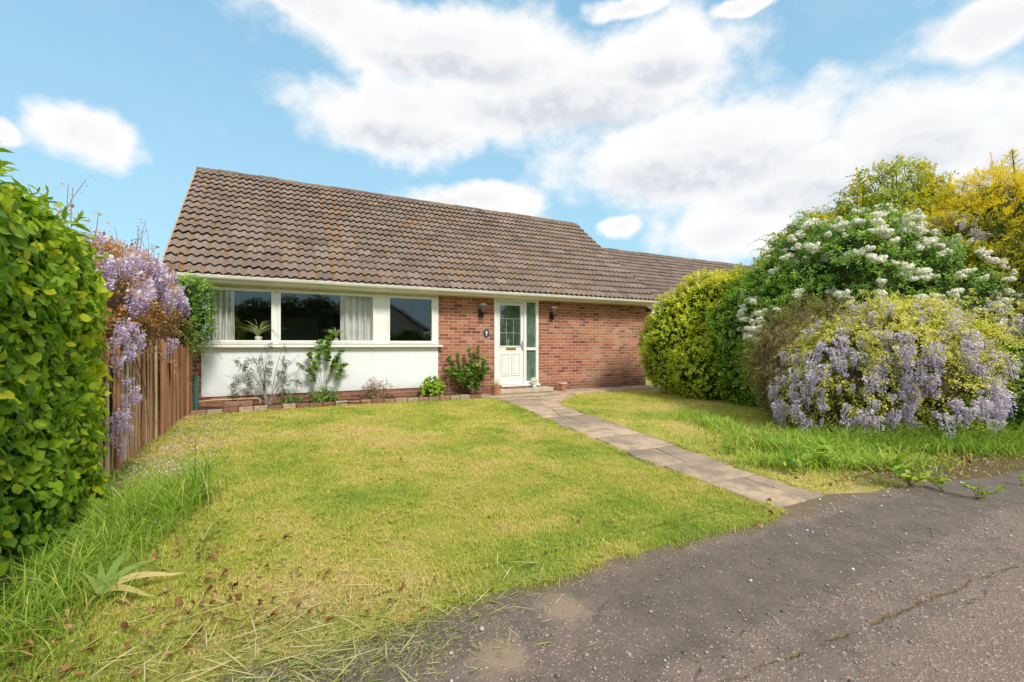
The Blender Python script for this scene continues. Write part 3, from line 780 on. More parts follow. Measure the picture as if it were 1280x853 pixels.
pts = np.vstack([gauss(-4.62,-7.83,.36,.17,3000), gauss(-4.15,-7.98,.32,.14,1700), gauss(-4.9,-7.5,.35,.2,450), gauss(-4.5,-8.05,.3,.12,1100), gauss(-3.6,-7.82,.4,.09,260), gauss(-2.4,-7.85,.7,.07,120)])
n = len(pts); az = RNG.uniform(0, 6.28, n)
P = np.column_stack([pts, RNG.uniform(.012,.04,n)])
A = np.stack([np.cos(az), np.sin(az), RNG.normal(size=n)*.10], 1); N = np.stack([RNG.normal(size=n)*.3, RNG.normal(size=n)*.3, np.ones(n)], 1)
c.add(leaf_arrays(P, A, N, RNG.gamma(1.5, .016, n)+.012, RNG.uniform(0, 1, n), (T_LANCE[0]*np.array([1,.12,.7]), T_LANCE[1])))
pts = np.vstack([gauss(-4.55,-7.8,.35,.18,90), gauss(-3.6,-7.8,.5,.08,14)]); n = len(pts); az = RNG.uniform(0, 6.28, n)
c.add(leaf_arrays(np.column_stack([pts, RNG.uniform(.03,.05,n)]), np.stack([np.cos(az), np.sin(az), az*0+.02], 1), np.tile([0, 0, 1.], (n, 1)), RNG.uniform(.08,.24,n), RNG.uniform(.5,1,n), (T_LANCE[0]*np.array([1,.11,.2]), T_LANCE[1])))
tag(c.build('grass_clippings', MAT['clipping']), 'loose cut grass strewn over the corner of the drive', 'clippings', kind='stuff')
# loose chippings on the asphalt
n = 5200
x = RNG.uniform(-5.2, 3.0, n); y = -7.9 - RNG.gamma(1.3, .45, n); k = (y > -10.5) & ((y < -8.5) | (RNG.uniform(size=n) < .45)); x = x[k]; y = y[k]; n = len(x)
oct_ = np.array([(1,0,0),(0,1,0),(-1,0,0),(0,-1,0),(0,0,.7),(0,0,-.3)], float)
s = RNG.gamma(3, .0011, n)+.0012
X = np.stack([x, y, .0055+s*.2], 1)[:, None, :] + oct_[None]*s[:, None, None]*RNG.uniform(.6, 1.3, (n, 6, 1))
fo = np.array([(0,1,4),(1,2,4),(2,3,4),(3,0,4),(1,0,5),(2,1,5),(3,2,5),(0,3,5)])
cc = Cloud(); cc.add((X.reshape(-1, 3), [((np.arange(n)*6)[:, None, None]+fo[None]).reshape(-1, 3)], np.repeat(RNG.uniform(0, 1, n), 6), np.zeros((n*6, 3))))
mg, t, p, o = new_mat('loose_chipping')
t.put(p.inputs['Base Color'], t.ramp(t.attr('tint'), [(0, (.12,.11,.11)), (.4, (.34,.27,.23)), (.8, (.48,.40,.34)), (1, (.62,.58,.52))])); p.inputs['Roughness'].default_value = .8
tag(cc.build('gravel', mg), 'loose pinkish chippings lying on the worn asphalt', 'gravel', kind='stuff')

def panel_mat():
    m, t, p, o = new_mat('white_render_panel')
    g = t.geo(); x, y, z = t.xyz(g)[:3]
    c = t.mix(t.step(t.noise(g, 1.4, 4), .3, .7), (.75,.79,.84), (.80,.84,.89))
    st = t.noise(t.vm('MULTIPLY', g, (1., 1., .06)), 22, 4, .7)
    c = t.mix(t.m('MULTIPLY', t.m('MULTIPLY', t.step(st, .52, .72), t.step(z, .55, 1.12)), .35), c, (.55,.54,.48))
    sp = t.m('MULTIPLY', t.step(t.m('ADD', z, t.m('MULTIPLY', t.noise(g, 9, 5, .7), .3)), .56, .30), .5)
    c = t.mix(sp, c, (.50,.46,.36))
    c = t.mix(t.m('MULTIPLY', t.step(t.noise(g, 70, 4, .7), .62, .7), .3), c, (.55,.52,.44))
    t.put(p.inputs['Base Color'], c); p.inputs['Roughness'].default_value = .6
    t.put(p.inputs['Normal'], t.bump(t.noise(g, 45, 4), .15, .004))
    return m
# ---------------------------------------------------------------- the bungalow
HX0, HX1, HD = -5.95, 4.81, 7.0
EZ, RZ, EY, RYY = 2.40, 5.46, -.42, 3.5
house = thing('bungalow', 'single-storey red brick bungalow with long brown tiled roof and white front door', 'house', (-.6, 0, 0))
w = MB()
w.box(HX0, -5.79, 0, .25, -.1, 2.27)
w.box(-5.79, -1.375, 0, .25, -.1, .22)
w.box(-1.375, 0, 0, .25, -.1, 2.27)
w.box(1.22, HX1, 0, .25, -.1, 2.27)
w.build('wall', MAT['brick'], house)
w = MB()
w.box(HX0, HX0+.25, .25, HD-.25, -.1, 2.27); w.box(HX1-.25, HX1, .25, HD-.25, -.1, 2.27); w.box(HX0, HX1, HD-.25, HD, -.1, 2.27)
for xa, xb in ((HX0, HX0+.25), (HX1-.25, HX1)):                     # gables
    w.add([(xa, 0, 2.27), (xa, RYY, 5.30), (xa, 7.0, 2.27), (xb, 0, 2.27), (xb, RYY, 5.30), (xb, 7.0, 2.27)],
          [(0, 1, 2), (3, 5, 4), (0, 3, 4, 1), (1, 4, 5, 2), (0, 2, 5, 3)])
w.build('gable_wall', MAT['brick_plain'], house)
MB().box(-5.79, -1.378, -.022, .06, .222, 1.118).build('infill_panel', panel_mat(), house, bevel=.004)
# dim rooms behind the glass
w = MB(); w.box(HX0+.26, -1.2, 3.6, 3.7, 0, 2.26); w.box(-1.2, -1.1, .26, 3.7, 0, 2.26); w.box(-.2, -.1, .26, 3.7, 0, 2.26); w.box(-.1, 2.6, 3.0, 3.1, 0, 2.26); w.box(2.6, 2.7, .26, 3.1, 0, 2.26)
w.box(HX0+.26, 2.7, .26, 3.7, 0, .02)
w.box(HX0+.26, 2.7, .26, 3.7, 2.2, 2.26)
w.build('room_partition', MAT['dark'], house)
MB().box(-4.9, -3.6, 3.52, 3.598, 1.3, 1.9).build('picture_frame', plain('picture_frame', (.22,.2,.16), .5), house)

# roof tiles: real interlocking profile, one course lapping the next
def roof_plane(x0, x1, y0, z0, y1, z1, gauge=.30, pitchw=.15, seed=3, sag=.0):
    L = math.hypot(y1-y0, z1-z0); dy, dz = (y1-y0)/L, (z1-z0)/L; ny, nz = -dz, dy
    if ny*(y0-y1) < 0: ny, nz = -ny, -nz
    if nz < 0: ny, nz = -ny, -nz
    rows = int(round(L/gauge)); gz = L/rows
    k = np.random.default_rng(seed)
    per = 8; ncol = int(round((x1-x0)/(2*pitchw))); tw = (x1-x0)/ncol
    us = np.concatenate([(np.linspace(0, 1, 2*per+1)*.985 + .0075) for _ in range(1)])
    mossc = np.clip(k.normal(0, .55, ncol), -.4, 1.3)
    Vv = []; Fq = []; ti = []; mo = []; bu = []; o = 0; nu = len(us)
    for r in range(rows):
        for c in range(ncol):
            lift = k.normal(0, .0022); skew = k.normal(0, .002); tint = np.clip(k.normal(.5, .13), 0, 1); slip = k.normal(0, .004)
            x = x0 + (c+us)*tw
            prof = .021*np.sin(us*4*np.pi - .5*np.pi) + .004*np.sin(us*8*np.pi)
            edge = us*0; 
            s0 = r*gz - .015 + slip; s1 = (r+1)*gz + .02
            sgl = sag*np.sin((x-x0)/(x1-x0)*np.pi)*math.sin(r/rows*math.pi) + .006*np.sin(x*1.3+r*.4)
            for (s, hgt) in ((s0+.035, -.012), (s0+.004, .034), (s0, .046), (s0+.004, .050), (s1, .004)):
                h = hgt + prof + lift + skew*(us-.5) + sgl
                if hgt < 0: h = np.full(nu, -.014) + prof*.9 + sgl
                Vv.append(np.stack([x, y0 + dy*s + ny*h, z0 + dz*s + nz*h], 1))
            b = o + np.arange(nu-1)
            for q in range(4): Fq.append(np.stack([b+q*nu, b+q*nu+1, b+(q+1)*nu+1, b+(q+1)*nu], 1))
            m = k.normal(); pres = mossc[c]
            # moss gathers in the side joint of each tile
            mm = np.where((us < .05) | (us > .95), .9*pres+.8*m+1.7, np.where((us < .12) | (us > .88), .5*pres+.5*m+.7, .5*pres+.35*m-.25))
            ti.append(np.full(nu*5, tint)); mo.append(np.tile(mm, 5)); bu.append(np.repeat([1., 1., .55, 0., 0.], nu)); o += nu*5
    return np.concatenate(Vv), np.concatenate(Fq), np.concatenate(ti), np.concatenate(mo), np.concatenate(bu)
def make_roof(name, parent, x0, x1, ey, ez, ry, rz, back, mat, seed, sag=0.0):
    a = roof_plane(x0, x1, ey, ez, ry, rz, seed=seed, sag=sag); V1, F1, t1, m1, b1 = a
    L = 2*ry-ey
    V2 = [(x0, ry, rz-.02), (x1, ry, rz-.02), (x1, L, ez-.02), (x0, L, ez-.02)]
    # boarding under the tiles so the roof is solid
    V3 = [(x0+.03, ey+.03, ez-.03), (x1-.03, ey+.03, ez-.03), (x1-.03, ry, rz-.05), (x0+.03, ry, rz-.05)]
    n = len(V1); Vv = np.vstack([V1, V2, V3]); F = np.vstack([F1, [[n, n+1, n+2, n+3]], [[n+4, n+5, n+6, n+7]]])
    z = np.zeros(8)
    me = np_mesh(name, Vv, [F], {'tint': np.concatenate([t1, z+.4]), 'moss': np.concatenate([m1, z]), 'butt_shade': np.concatenate([b1, z])})
    return link(name, me, mat, parent)
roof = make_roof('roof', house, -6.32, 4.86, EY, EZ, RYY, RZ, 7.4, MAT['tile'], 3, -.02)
def ridge(x0, x1, y, z, parent, mat, n=None):
    c = Cloud(); k = np.random.default_rng(5); x = x0
    while x < x1-.05:
        xe = min(x+.44, x1); ang = np.linspace(-.15*np.pi+.0, 1.15*np.pi, 9); dz = k.normal(0, .006); rr = .115+k.normal(0, .003)
        ring = lambda xx, r: np.stack([np.full(9, xx), y + r*np.cos(ang), z-.045+dz + r*.8*np.sin(ang)], 1)
        A = np.concatenate([ring(x, rr*.85), ring(x+.004, rr), ring(xe-.002, rr*.985), ring(xe-.004, rr*.8)])
        b = np.arange(8); F = np.concatenate([np.stack([b+9*q, b+9*q+9, b+9*q+10, b+9*q+1], 1) for q in range(3)])
        c.raw(A, F, float(k.uniform(.1, .7))); x = xe
    me = c.mesh('ridge_tiles'); at = me.attributes.new('moss', 'FLOAT', 'POINT')
    return link('ridge_tiles', me, mat, parent, smooth=False)
ridge(-6.33, 4.87, RYY, RZ, roof, MAT['tile'])
# verge mortar and bargeboards
def verge(x, ey, ez, ry, rz, parent, side):
    d = np.array([0, ry-ey, rz-ez]); L = np.linalg.norm(d); d /= L; n = np.array([0, -d[2], d[1]])
    xa, xb = (x-.03, x+.0) if side < 0 else (x, x+.03)
    rs2 = random.Random(3); vs = []; fs = []
    k = 60
    for i in range(k+1):
        p = np.array([0, ey, ez]) + d*L*i/k; top = .012+rs2.uniform(-.008, .01)
        for xx, h in ((xa, top), (xb, top), (xb, -.045), (xa, -.045)): q = p+n*h; vs.append((xx+rs2.uniform(-.004, .004), q[1], q[2]))
    for i in range(k): fs += [(4*i+j, 4*i+(j+1) % 4, 4*i+4+(j+1) % 4, 4*i+4+j) for j in range(4)]
    fs += [(0, 1, 2, 3), (4*k+3, 4*k+2, 4*k+1, 4*k)]
    MB().add(vs, fs).build('verge_mortar', MAT['mortar'], parent)
MAT['mortar'] = plain('verge_mortar', (.42,.35,.29), .95, var=.3, scale=20, dirt=(.2,.16,.12), bump=.8)
verge(-6.32, EY+.03, EZ, RYY, RZ, roof, -1); verge(4.86, EY+.03, EZ, RYY, RZ, roof, 1)
w = MB()
w.box(-6.28, 4.83, -.40, -.37, 2.272, 2.42)                          # fascia board
for xa, xb in ((-6.30, -6.27), (4.80, 4.83)):
    w.add([(xa, -.37, 2.24), (xb, -.37, 2.24), (xb, RYY, 5.25), (xa, RYY, 5.25), (xa, -.37, 2.40), (xb, -.37, 2.40), (xb, RYY, 5.42), (xa, RYY, 5.42)],
          [(0,3,2,1),(4,5,6,7),(0,1,5,4),(1,2,6,5),(2,3,7,6),(3,0,4,7)])
w.build('fascia_board', MAT['gutter'], house)
MB().box(-6.28, 4.83, -.369, -.001, 2.272, 2.285).build('soffit', MAT['soffit'], house)
# frame head closing the wall above windows and door
MB().box(-5.79, -1.375, -.005, .2, 2.225, 2.271).build('lintel_board', MAT['soffit'], house)
# half-round gutter with brackets
w = MB(); ang = [math.pi*k/8 for k in range(9)]
def gut(xx, r): return [(xx, -.462 + r*math.cos(a+math.pi), 2.365 + r*math.sin(a+math.pi)) for a in ang]
A = gut(-6.27, .058)+gut(4.84, .058)+gut(-6.27, .052)+gut(4.84, .052)
w.add(A, [(i, i+1, 9+i+1, 9+i) for i in range(8)]+[(18+i, 27+i, 27+i+1, 18+i+1) for i in range(8)]+[(0, 9, 27, 18), (8, 26, 35, 17)])
w.add(gut(-6.27, .056), [tuple(range(9))]); w.add(gut(4.84, .056), [tuple(range(8, -1, -1))])
w.tube([(-6.27, -.520, 2.368), (4.84, -.520, 2.368)], .007, 6)
gt = w.build('gutter', MAT['gutter'], house, smooth=False)
for i in range(12):
    xx = -5.9+i*.93; b = MB(); b.add([(q[0], q[1], q[2]) for q in gut(xx, .063)+gut(xx+.025, .063)], [(i2, i2+1, 9+i2+1, 9+i2) for i2 in range(8)])
    b.build('gutter_bracket', MAT['gutter'], gt)

# the long window
wf = MB()
zb, zt = 1.172, 2.224
lites = [(-5.66, -4.68), (-4.52, -2.80), (-2.45, -1.53)]
wf.box(-5.79, -1.375, -.035, .04, 2.17, zt); wf.box(-5.79, -1.375, -.035, .04, zb, 1.25)
edges = [-5.79] + [e for l in lites for e in l] + [-1.375]
for a_, b_ in zip(edges[::2], edges[1::2]): wf.box(a_, b_, -.035, .04, 1.25, 2.17)
win = wf.build('window', MAT['upvc'], house, bevel=.006)
ws = MB()
for a_, b_ in lites:                                                 # raised bead round each pane
    for q in ((a_-.045, a_, 1.205, 2.215), (b_, b_+.045, 1.205, 2.215)): ws.box(q[0], q[1], -.052, -.036, q[2], q[3])
    ws.box(a_, b_, -.052, -.036, 2.17, 2.215); ws.box(a_, b_, -.052, -.036, 1.205, 1.25)
ws.build('window_sash', MAT['upvc'], win, bevel=.005)
for a_, b_ in lites: MB().add([(a_-.01, .008, 1.24), (b_+.01, .008, 1.24), (b_+.01, .008, 2.18), (a_-.01, .008, 2.18)], [(0, 1, 2, 3)]).build('pane', MAT['glass'], win)
s = MB(); s.add([(-5.85, -.13, 1.118), (-1.30, -.13, 1.118), (-1.30, -.13, 1.15), (-5.85, -.13, 1.15), (-5.85, .03, 1.118), (-1.30, .03, 1.118), (-1.30, .03, 1.17), (-5.85, .03, 1.17)],
      [(0,1,2,3),(5,4,7,6),(3,2,6,7),(1,0,4,5),(0,3,7,4),(1,5,6,2)])
s.build('sill', MAT['gutter'], win, bevel=.004)
MB().box(-5.69, -1.45, .045, .24, 1.20, 1.235).build('window_board', MAT['upvc'], win)
# curtains hang inside
def curtain(x0, x1, z0, z1, y, label, folds, amp=.03, seed=0):
    k = np.random.default_rng(seed); nx, nz = 90, 14
    xs = np.linspace(x0, x1, nx); zs = np.linspace(z0, z1, nz); Vv = []
    for z in zs:
        u = (xs-x0)/(x1-x0)
        pull = (1-(z-z0)/(z1-z0))
        yy = y + amp*np.sin(u*folds*6.283+1.2*np.sin(u*7+seed))*(1+.3*pull) + .012*np.sin(u*folds*13+2)
        Vv.append(np.stack([xs+.015*pull*np.sin(u*9), yy, np.full(nx, z)], 1))
    i, j = np.meshgrid(np.arange(nz-1), np.arange(nx-1), indexing='ij'); i = i.ravel(); j = j.ravel()
    me = np_mesh('curtain', np.concatenate(Vv), [np.stack([i*nx+j, i*nx+j+1, (i+1)*nx+j+1, (i+1)*nx+j], 1)])
    return tag(link('curtain', me, MAT['curtain'], smooth=True, origin=((x0+x1)/2, y, z0)), label, 'curtain')
curtain(-5.70, -5.30, 1.242, 2.19, .14, 'pale curtain at the left end of the long window', 4, .045, 1)
curtain(-3.42, -2.74, 1.242, 2.19, .12, 'pale curtain in the right half of the middle window pane', 5, .040, 2)

# door, frame and sidelight
fr = MB()
fr.box(0, .065, -.045, .05, .205, 2.272); fr.box(.80, .875, -.045, .05, .205, 2.272); fr.box(1.145, 1.22, -.045, .05, .205, 2.272)
fr.box(.065, .80, -.045, .05, 2.20, 2.271); fr.box(.875, 1.145, -.045, .05, 2.22, 2.271)
fr.box(.875, 1.145, -.04, .045, .205, .27); fr.box(.875, 1.145, -.04, .045, 1.03, 1.10)
df = fr.build('door_frame', MAT['upvc'], house, bevel=.006)
MB().box(-.02, 1.24, -.10, .05, .155, .204).build('threshold', MAT['upvc'], df, bevel=.005)
MB().box(.87, 1.15, .004, .012, .265, 1.035).build('pane', MAT['obscure'], df)
MB().box(.87, 1.15, .004, .012, 1.095, 2.225).build('pane', MAT['obscure'], df)
d = MB()
gx0, gx1, gz0, gz1 = .155, .715, 1.14, 2.12
d.box(.07, gx0, -.025, .025, .21, 2.195); d.box(gx1, .795, -.025, .025, .21, 2.195)
d.box(gx0, gx1, -.025, .025, gz1, 2.195); d.box(gx0, gx1, -.025, .025, .21, gz0)
door = d.build('door', MAT['upvc'], house, bevel=.003)
p_ = MB()
for z0, z1 in ((.36, .90),):                                         # four moulded fields with raised beads
    for xa, xb in ((.175, .405), (.465, .695)):
        for za, zb2 in ((.42, .96),):
            for q in ((xa, xb, za, za+.018), (xa, xb, zb2-.018, zb2), (xa, xa+.018, za+.019, zb2-.019), (xb-.018, xb, za+.019, zb2-.019)): p_.box(q[0], q[1], -.040, -.026, q[2], q[3])
            p_.box(xa+.045, xb-.045, -.036, -.026, za+.045, zb2-.045)
p_.build('panel_moulding', MAT['upvc'], door, bevel=.005)
MB().box(gx0-.005, gx1+.005, .0, .008, gz0-.005, gz1+.005).build('pane', MAT['doorglass'], door)
l = MB()
for q in (.34, .53): l.box(q-.004, q+.004, -.004, -.001, gz0, 1.80)
for q in (1.455, 1.80): l.box(gx0, gx1, -.0045, -.001, q-.004, q+.004)
l.box(.34-.004, .34+.004, -.004, -.001, 1.80, 1.80)
l.build('lead_strip', MAT['lead'], door)
gb = MB()
for q in ((gx0-.03, gx0, gz0-.03, gz1+.03), (gx1, gx1+.03, gz0-.03, gz1+.03)): gb.box(q[0], q[1], -.038, -.026, q[2], q[3])
gb.box(gx0, gx1, -.038, -.026, gz1, gz1+.03); gb.box(gx0, gx1, -.038, -.026, gz0-.03, gz0)
gb.build('glazing_bead', MAT['upvc'], door, bevel=.005)
lb = MB().box(.32, .58, -.042, -.0265, 1.045, 1.10); lb.box(.34, .56, -.048, -.0425, 1.055, 1.09)
lb.build('letterbox', MAT['brass'], door, bevel=.003)
h = MB().box(.745, .775, -.036, -.0265, 1.03, 1.25); h.tube([(.76, -.036, 1.17), (.76, -.075, 1.17), (.69, -.078, 1.17)], .009, 8)
h.build('handle', MAT['steel'], door)
c = thing('candle', 'cream pillar candle standing inside behind the door glass', 'candle', (.43, .10, 1.12))
MB().lathe((.43, .10, 1.12), [(0, 0), (.036, 0), (.038, .01), (.036, .17), (.03, .178), (0, .172)], 18).build('wax', plain('candle_wax', (.8,.74,.58), .5), c, smooth=True)
MB().tube([(.43, .10, 1.29), (.432, .10, 1.305)], .0025, 5).build('wick', MAT['black'], c)
MB().box(.3, .56, .05, .17, 1.09, 1.118).build('candle_shelf', MAT['upvc'], house)

# doorstep with mat
st = MB().add([(-.05,-.43,.03),(1.40,-.43,.03),(1.40,-.10,.03),(-.05,-.10,.03),(-.06,-.44,.13),(1.42,-.44,.13),(1.42,-.10,.13),(-.06,-.10,.13)], [(0,3,2,1),(4,5,6,7),(0,1,5,4),(1,2,6,5),(2,3,7,6),(3,0,4,7)])
tag(st.build('doorstep', MAT['stone'], origin=(.65, -.27, .03), bevel=.012), 'low stone slab doorstep beneath the white front door', 'doorstep')
tag(MB().box(.16, .86, -.40, -.13, .132, .146).build('doormat', MAT['rubber'], origin=(.5, -.27, .132), bevel=.004), 'worn brown doormat on the stone doorstep', 'doormat')

# wall lanterns
def lantern(x, z, label):
    o = thing('wall_lantern', label, 'wall light', (x, -.002, z), 'wall lanterns either side of the door')
    MB().lathe((x, 0, z), [(0, 0), (.036, 0), (.036, .012), (0, .012)], 14)
    b = MB()
    b.box(x-.045, x+.045, -.022, -.003, z-.09, z+.05)
    b.tube([(x, -.02, z-.03), (x, -.07, z-.045), (x, -.10, z-.01)], .010, 6)
    b.build('bracket', MAT['black'], o, bevel=.004)
    MB().lathe((x, -.10, z-.03), [(0, 0), (.040, .005), (.050, .03), (.046, .06), (.03, .064)], 14).build('lamp_cup', MAT['black'], o, smooth=True)
    MB().lathe((x, -.10, z+.034), [(.030, 0), (.036, .035), (.034, .07), (.028, .085)], 14).build('glass_shade', MAT['lampglass'], o, smooth=True)
    MB().lathe((x, -.10, z+.118), [(.0, .035), (.03, .030), (.065, .008), (.068, .0), (.0, .004)], 16).build('lamp_cap', plain('galvanised_cap', (.80,.80,.78), .35, metal=.1), o, smooth=True)
    o.scale = (1.35, 1.35, 1.35)
MAT['lampglass'] = glass_mat('lamp_glass', 1.5, (.9,.9,.88), .02)
lantern(-.33, 1.93, 'small black wall lantern with grey cap left of the door above the oval plaque')
lantern(1.62, 1.93, 'small black wall lantern with grey cap on the brick wall right of the sidelight')
# oval plaque with a white motif
pl = thing('house_plaque', 'dark oval plaque with a small white motif on the brickwork beside the door', 'plaque', (-.19, -.001, 1.44))
def oval(cx, cz, rx, rz, n=28): return [(cx+rx*math.cos(6.2832*k/n), cz+rz*math.sin(6.2832*k/n)) for k in range(n)]
def plate(pts, y0, y1):
    n = len(pts); return MB().add([(x, y0, z) for x, z in pts]+[(x, y1, z) for x, z in pts], [tuple(range(n)), tuple(range(2*n-1, n-1, -1))]+[((i+1) % n, i, n+i, n+(i+1) % n) for i in range(n)])
plate(oval(-.19, 1.44, .075, .105), -.014, -.002).build('plate', MAT['plaque'], pl, bevel=.002)
mo = plate([(-.19, 1.505), (-.178, 1.475), (-.15, 1.468), (-.172, 1.445), (-.168, 1.425), (-.19, 1.435), (-.212, 1.425), (-.208, 1.445), (-.23, 1.468), (-.202, 1.475)], -.017, -.0145)
o2 = plate([(-.205, 1.42), (-.175, 1.42), (-.182, 1.375), (-.198, 1.375)], -.0168, -.0145); mo.add(o2.v, o2.f)
mo.build('motif', MAT['plaque_w'], pl)

# terracotta pots
def pot(x, y, s, label, z=.024, rim=None):
    o = thing('plant_pot', label, 'plant pot', (x, y, z), 'terracotta pots by the doorstep')
    MB().lathe((x, y, z), [(0, .0), (.075*s, 0), (.10*s, .17*s), (.112*s, .17*s), (.116*s, .215*s), (.10*s, .215*s), (.092*s, .16*s), (0, .155*s)], 24).build('pot', MAT['terracotta'], o, smooth=False, bevel=.002)
    MB().lathe((x, y, z), [(0, .175*s), (.06*s, .178*s), (.093*s, .172*s)], 16).build('compost', MAT['soil'], o)
    return o
pa = pot(-.16, -.50, 1.05, 'terracotta pot with a wispy plant at the left end of the doorstep')
pb = pot(1.70, -.40, .9, 'squat terracotta pot with a pale rim right of the doorstep')
MB().lathe((1.70, -.40, .024), [(.102*.9, .20*.9), (.125*.9, .205*.9), (.125*.9, .235*.9), (.10*.9, .235*.9)], 24).build('rim', MAT['white_stone'], pb, smooth=False)
c = Cloud(); c.add(blades(np.column_stack([gauss(-.16, -.50, .035, .035, 90), np.full(90, .2)]), RNG.uniform(.12, .3, 90), .006, RNG.uniform(.2, 1.0, 90), RNG.uniform(.2, 1, 90), 4))
c.build('foliage', MAT['clipping'], pa)
# little white ornament in front of the sidelight
o = thing('ornament', 'small white lacy figure standing before the foot of the sidelight', 'ornament', (1.03, -.16, .13))
MB().lathe((1.03, -.16, .131), [(0, 0), (.05, 0), (.052, .02), (.025, .035), (.02, .08), (.045, .12), (.052, .17), (.03, .20), (0, .205)], 14).build('figure', MAT['white_stone'], o, smooth=True)
c = Cloud(); k = RNG.normal(size=(70, 3)); k = unit(k); c.add(leaf_arrays(np.array([1.03, -.16, .29])+k*np.array([.06, .03, .055]), k, RNG.normal(size=(70, 3)), .045, RNG.uniform(.4, 1, 70), T_PETAL))
c.build('petal_ring', MAT['white'], o)

# brick edging of the bed
be = thing('brick_edging', 'low row of weathered bricks edging the flower bed against the lawn', 'edging', (-3.2, -.62, 0))
x = -5.84
edge_mats = [plain('edging_brick_a', (.36,.20,.13), .9, var=.4, scale=18, dirt=(.20,.17,.10), bump=.6), plain('edging_brick_b', (.46,.34,.25), .9, var=.4, scale=18, dirt=(.22,.2,.12), bump=.6), plain('edging_brick_c', (.26,.13,.09), .9, var=.4, scale=18, dirt=(.30,.25,.16), bump=.6)]
rb = random.Random(4)
while x < -.5:
    y0 = float(edging_y(x)) ; y1 = float(edging_y(x+.215)); j = rb.uniform(-.008, .008); tz = .085+rb.uniform(-.012, .010)
    m_ = MB().add([(x, y0-.05+j, -.03), (x+.213, y1-.05+j, -.03), (x+.213, y1+.05+j, -.03), (x, y0+.05+j, -.03), (x, y0-.05+j, tz), (x+.213, y1-.05+j, tz+rb.uniform(-.006, .006)), (x+.213, y1+.05+j, tz), (x, y0+.05+j, tz)], [(0,3,2,1),(4,5,6,7),(0,1,5,4),(1,2,6,5),(2,3,7,6),(3,0,4,7)])
    m_.build('brick', rb.choice(edge_mats), be, bevel=.007); x += .225
# loose brick, teal pipe and hose by the fence end
tag(MB().box(-5.42, -4.98, -.30, -.16, .05, .14).build('paving_brick', edge_mats[0], origin=(-5.2, -.23, .05), bevel=.012), 'loose flat red block lying in the bed under the hose', 'block')
o = thing('drain_pipe', 'teal green upright pipe at the corner between fence and house', 'pipe', (-5.83, -.30, 0))
MB().tube([(-5.83, -.30, 0), (-5.83, -.30, .62)], .035, 14).build('pipe', MAT['teal'], o, smooth=False)
MB().lathe((-5.83, -.30, .54), [(.036, 0), (.044, .0), (.044, .09), (.036, .09)], 16).build('collar', MAT['teal'], o)
tag(MB().tube([(-5.84, -.24, .17), (-5.6, -.20, .18), (-5.2, -.18, .175), (-4.92, -.19, .18), (-4.86, -.20, .15), (-4.86, -.21, .06)], .014, 8).build('hose', MAT['hose'], smooth=True, origin=(-5.3, -.2, .1)), 'thin tan hose running along the foot of the white panel', 'hose')

# neighbouring bungalow set back to the right
nb = thing('bungalow', 'neighbouring bungalow with plain brown roof behind the right end of the house', 'house', (12, 3, 0))
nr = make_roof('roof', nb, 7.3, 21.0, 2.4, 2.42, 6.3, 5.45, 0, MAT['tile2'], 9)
ridge(7.3, 21, 6.3, 5.45, nr, MAT['tile2'])
w = MB().box(7.6, 20.8, 2.8, 3.05, -.1, 2.3); w.box(7.6, 7.85, 3.05, 9.7, -.1, 2.3); w.box(20.55, 20.8, 3.05, 9.7, -.1, 2.3); w.box(7.85, 20.55, 9.45, 9.7, -.1, 2.3)
for xa, xb in ((7.6, 7.85), (20.55, 20.8)):
    w.add([(xa, 2.8, 2.3), (xa, 6.3, 5.2), (xa, 9.8, 2.3), (xb, 2.8, 2.3), (xb, 6.3, 5.2), (xb, 9.8, 2.3)], [(0, 1, 2), (3, 5, 4), (0, 3, 4, 1), (1, 4, 5, 2), (0, 2, 5, 3)])
w.build('wall', MAT['brick_plain'], nb)
MB().box(7.4, 20.9, 2.40, 2.43, 2.25, 2.42).build('fascia_board', MAT['gutter'], nb)
# ---------------------------------------------------------------- fence
fence = thing('paling_fence', 'reddish brown split paling fence running from the hedge to the house corner', 'fence', (-5.93, -2.6, 0))
c = Cloud(); y = -5.7; k = random.Random(9)
while y < -.02:
    w = k.uniform(.026, .042); h = 1.17+k.uniform(-.05, .05)+.02*math.sin(y*2); dx = k.uniform(-.008, .008); lx = k.uniform(-.025, .025); t = k.uniform(.012, .02)
    near = min(1, max(0, (-y-1.2)/3.0)); tint = min(1, max(0, k.gauss(.30+.45*near, .18)))
    ly = k.uniform(-.02, .02); xm = -5.92+dx
    Vv = []
    for z, s in ((-.03, 1), (.45, 1.05), (.9, .95), (h-.03, .9), (h, .35)):
        u = max(0, z)/h; wob = .004*math.sin(z*9+y*31)
        Vv += [(xm-t/2+lx*u, y-w/2*s+ly*u+wob, z), (xm+t/2+lx*u, y-w/2*s+ly*u+wob, z), (xm+t/2+lx*u, y+w/2*s+ly*u+wob, z), (xm-t/2+lx*u, y+w/2*s+ly*u+wob, z)]
    F = [(4*q+j, 4*q+(j+1) % 4, 4*q+4+(j+1) % 4, 4*q+4+j) for q in range(4) for j in range(4)] + [(16, 17, 18, 19)]
    c.raw(np.array(Vv), np.array(F), tint); y += w + k.uniform(.024, .046)
c.build('pales', MAT['pale'], fence)
r = Cloud()
for z in (.25, .98): 
    q = MB().tube([(-5.955, -5.7, z), (-5.955, -.03, z+.01)], .018, 6)
    fq = [f for f in q.f if len(f) == 4]; r.raw(np.array(q.v), np.array(fq), .2)
r.build('rail', MAT['pale'], fence)
for yy in (-4.35, -2.55, -.75):
    q = MB().tube([(-5.885, yy, -.05), (-5.885, yy, 1.24)], [.024, .021], 9); r = Cloud(); fq = [f for f in q.f if len(f) == 4]; r.raw(np.array(q.v), np.array(fq), .35)
    r.build('post', MAT['pale'], fence)
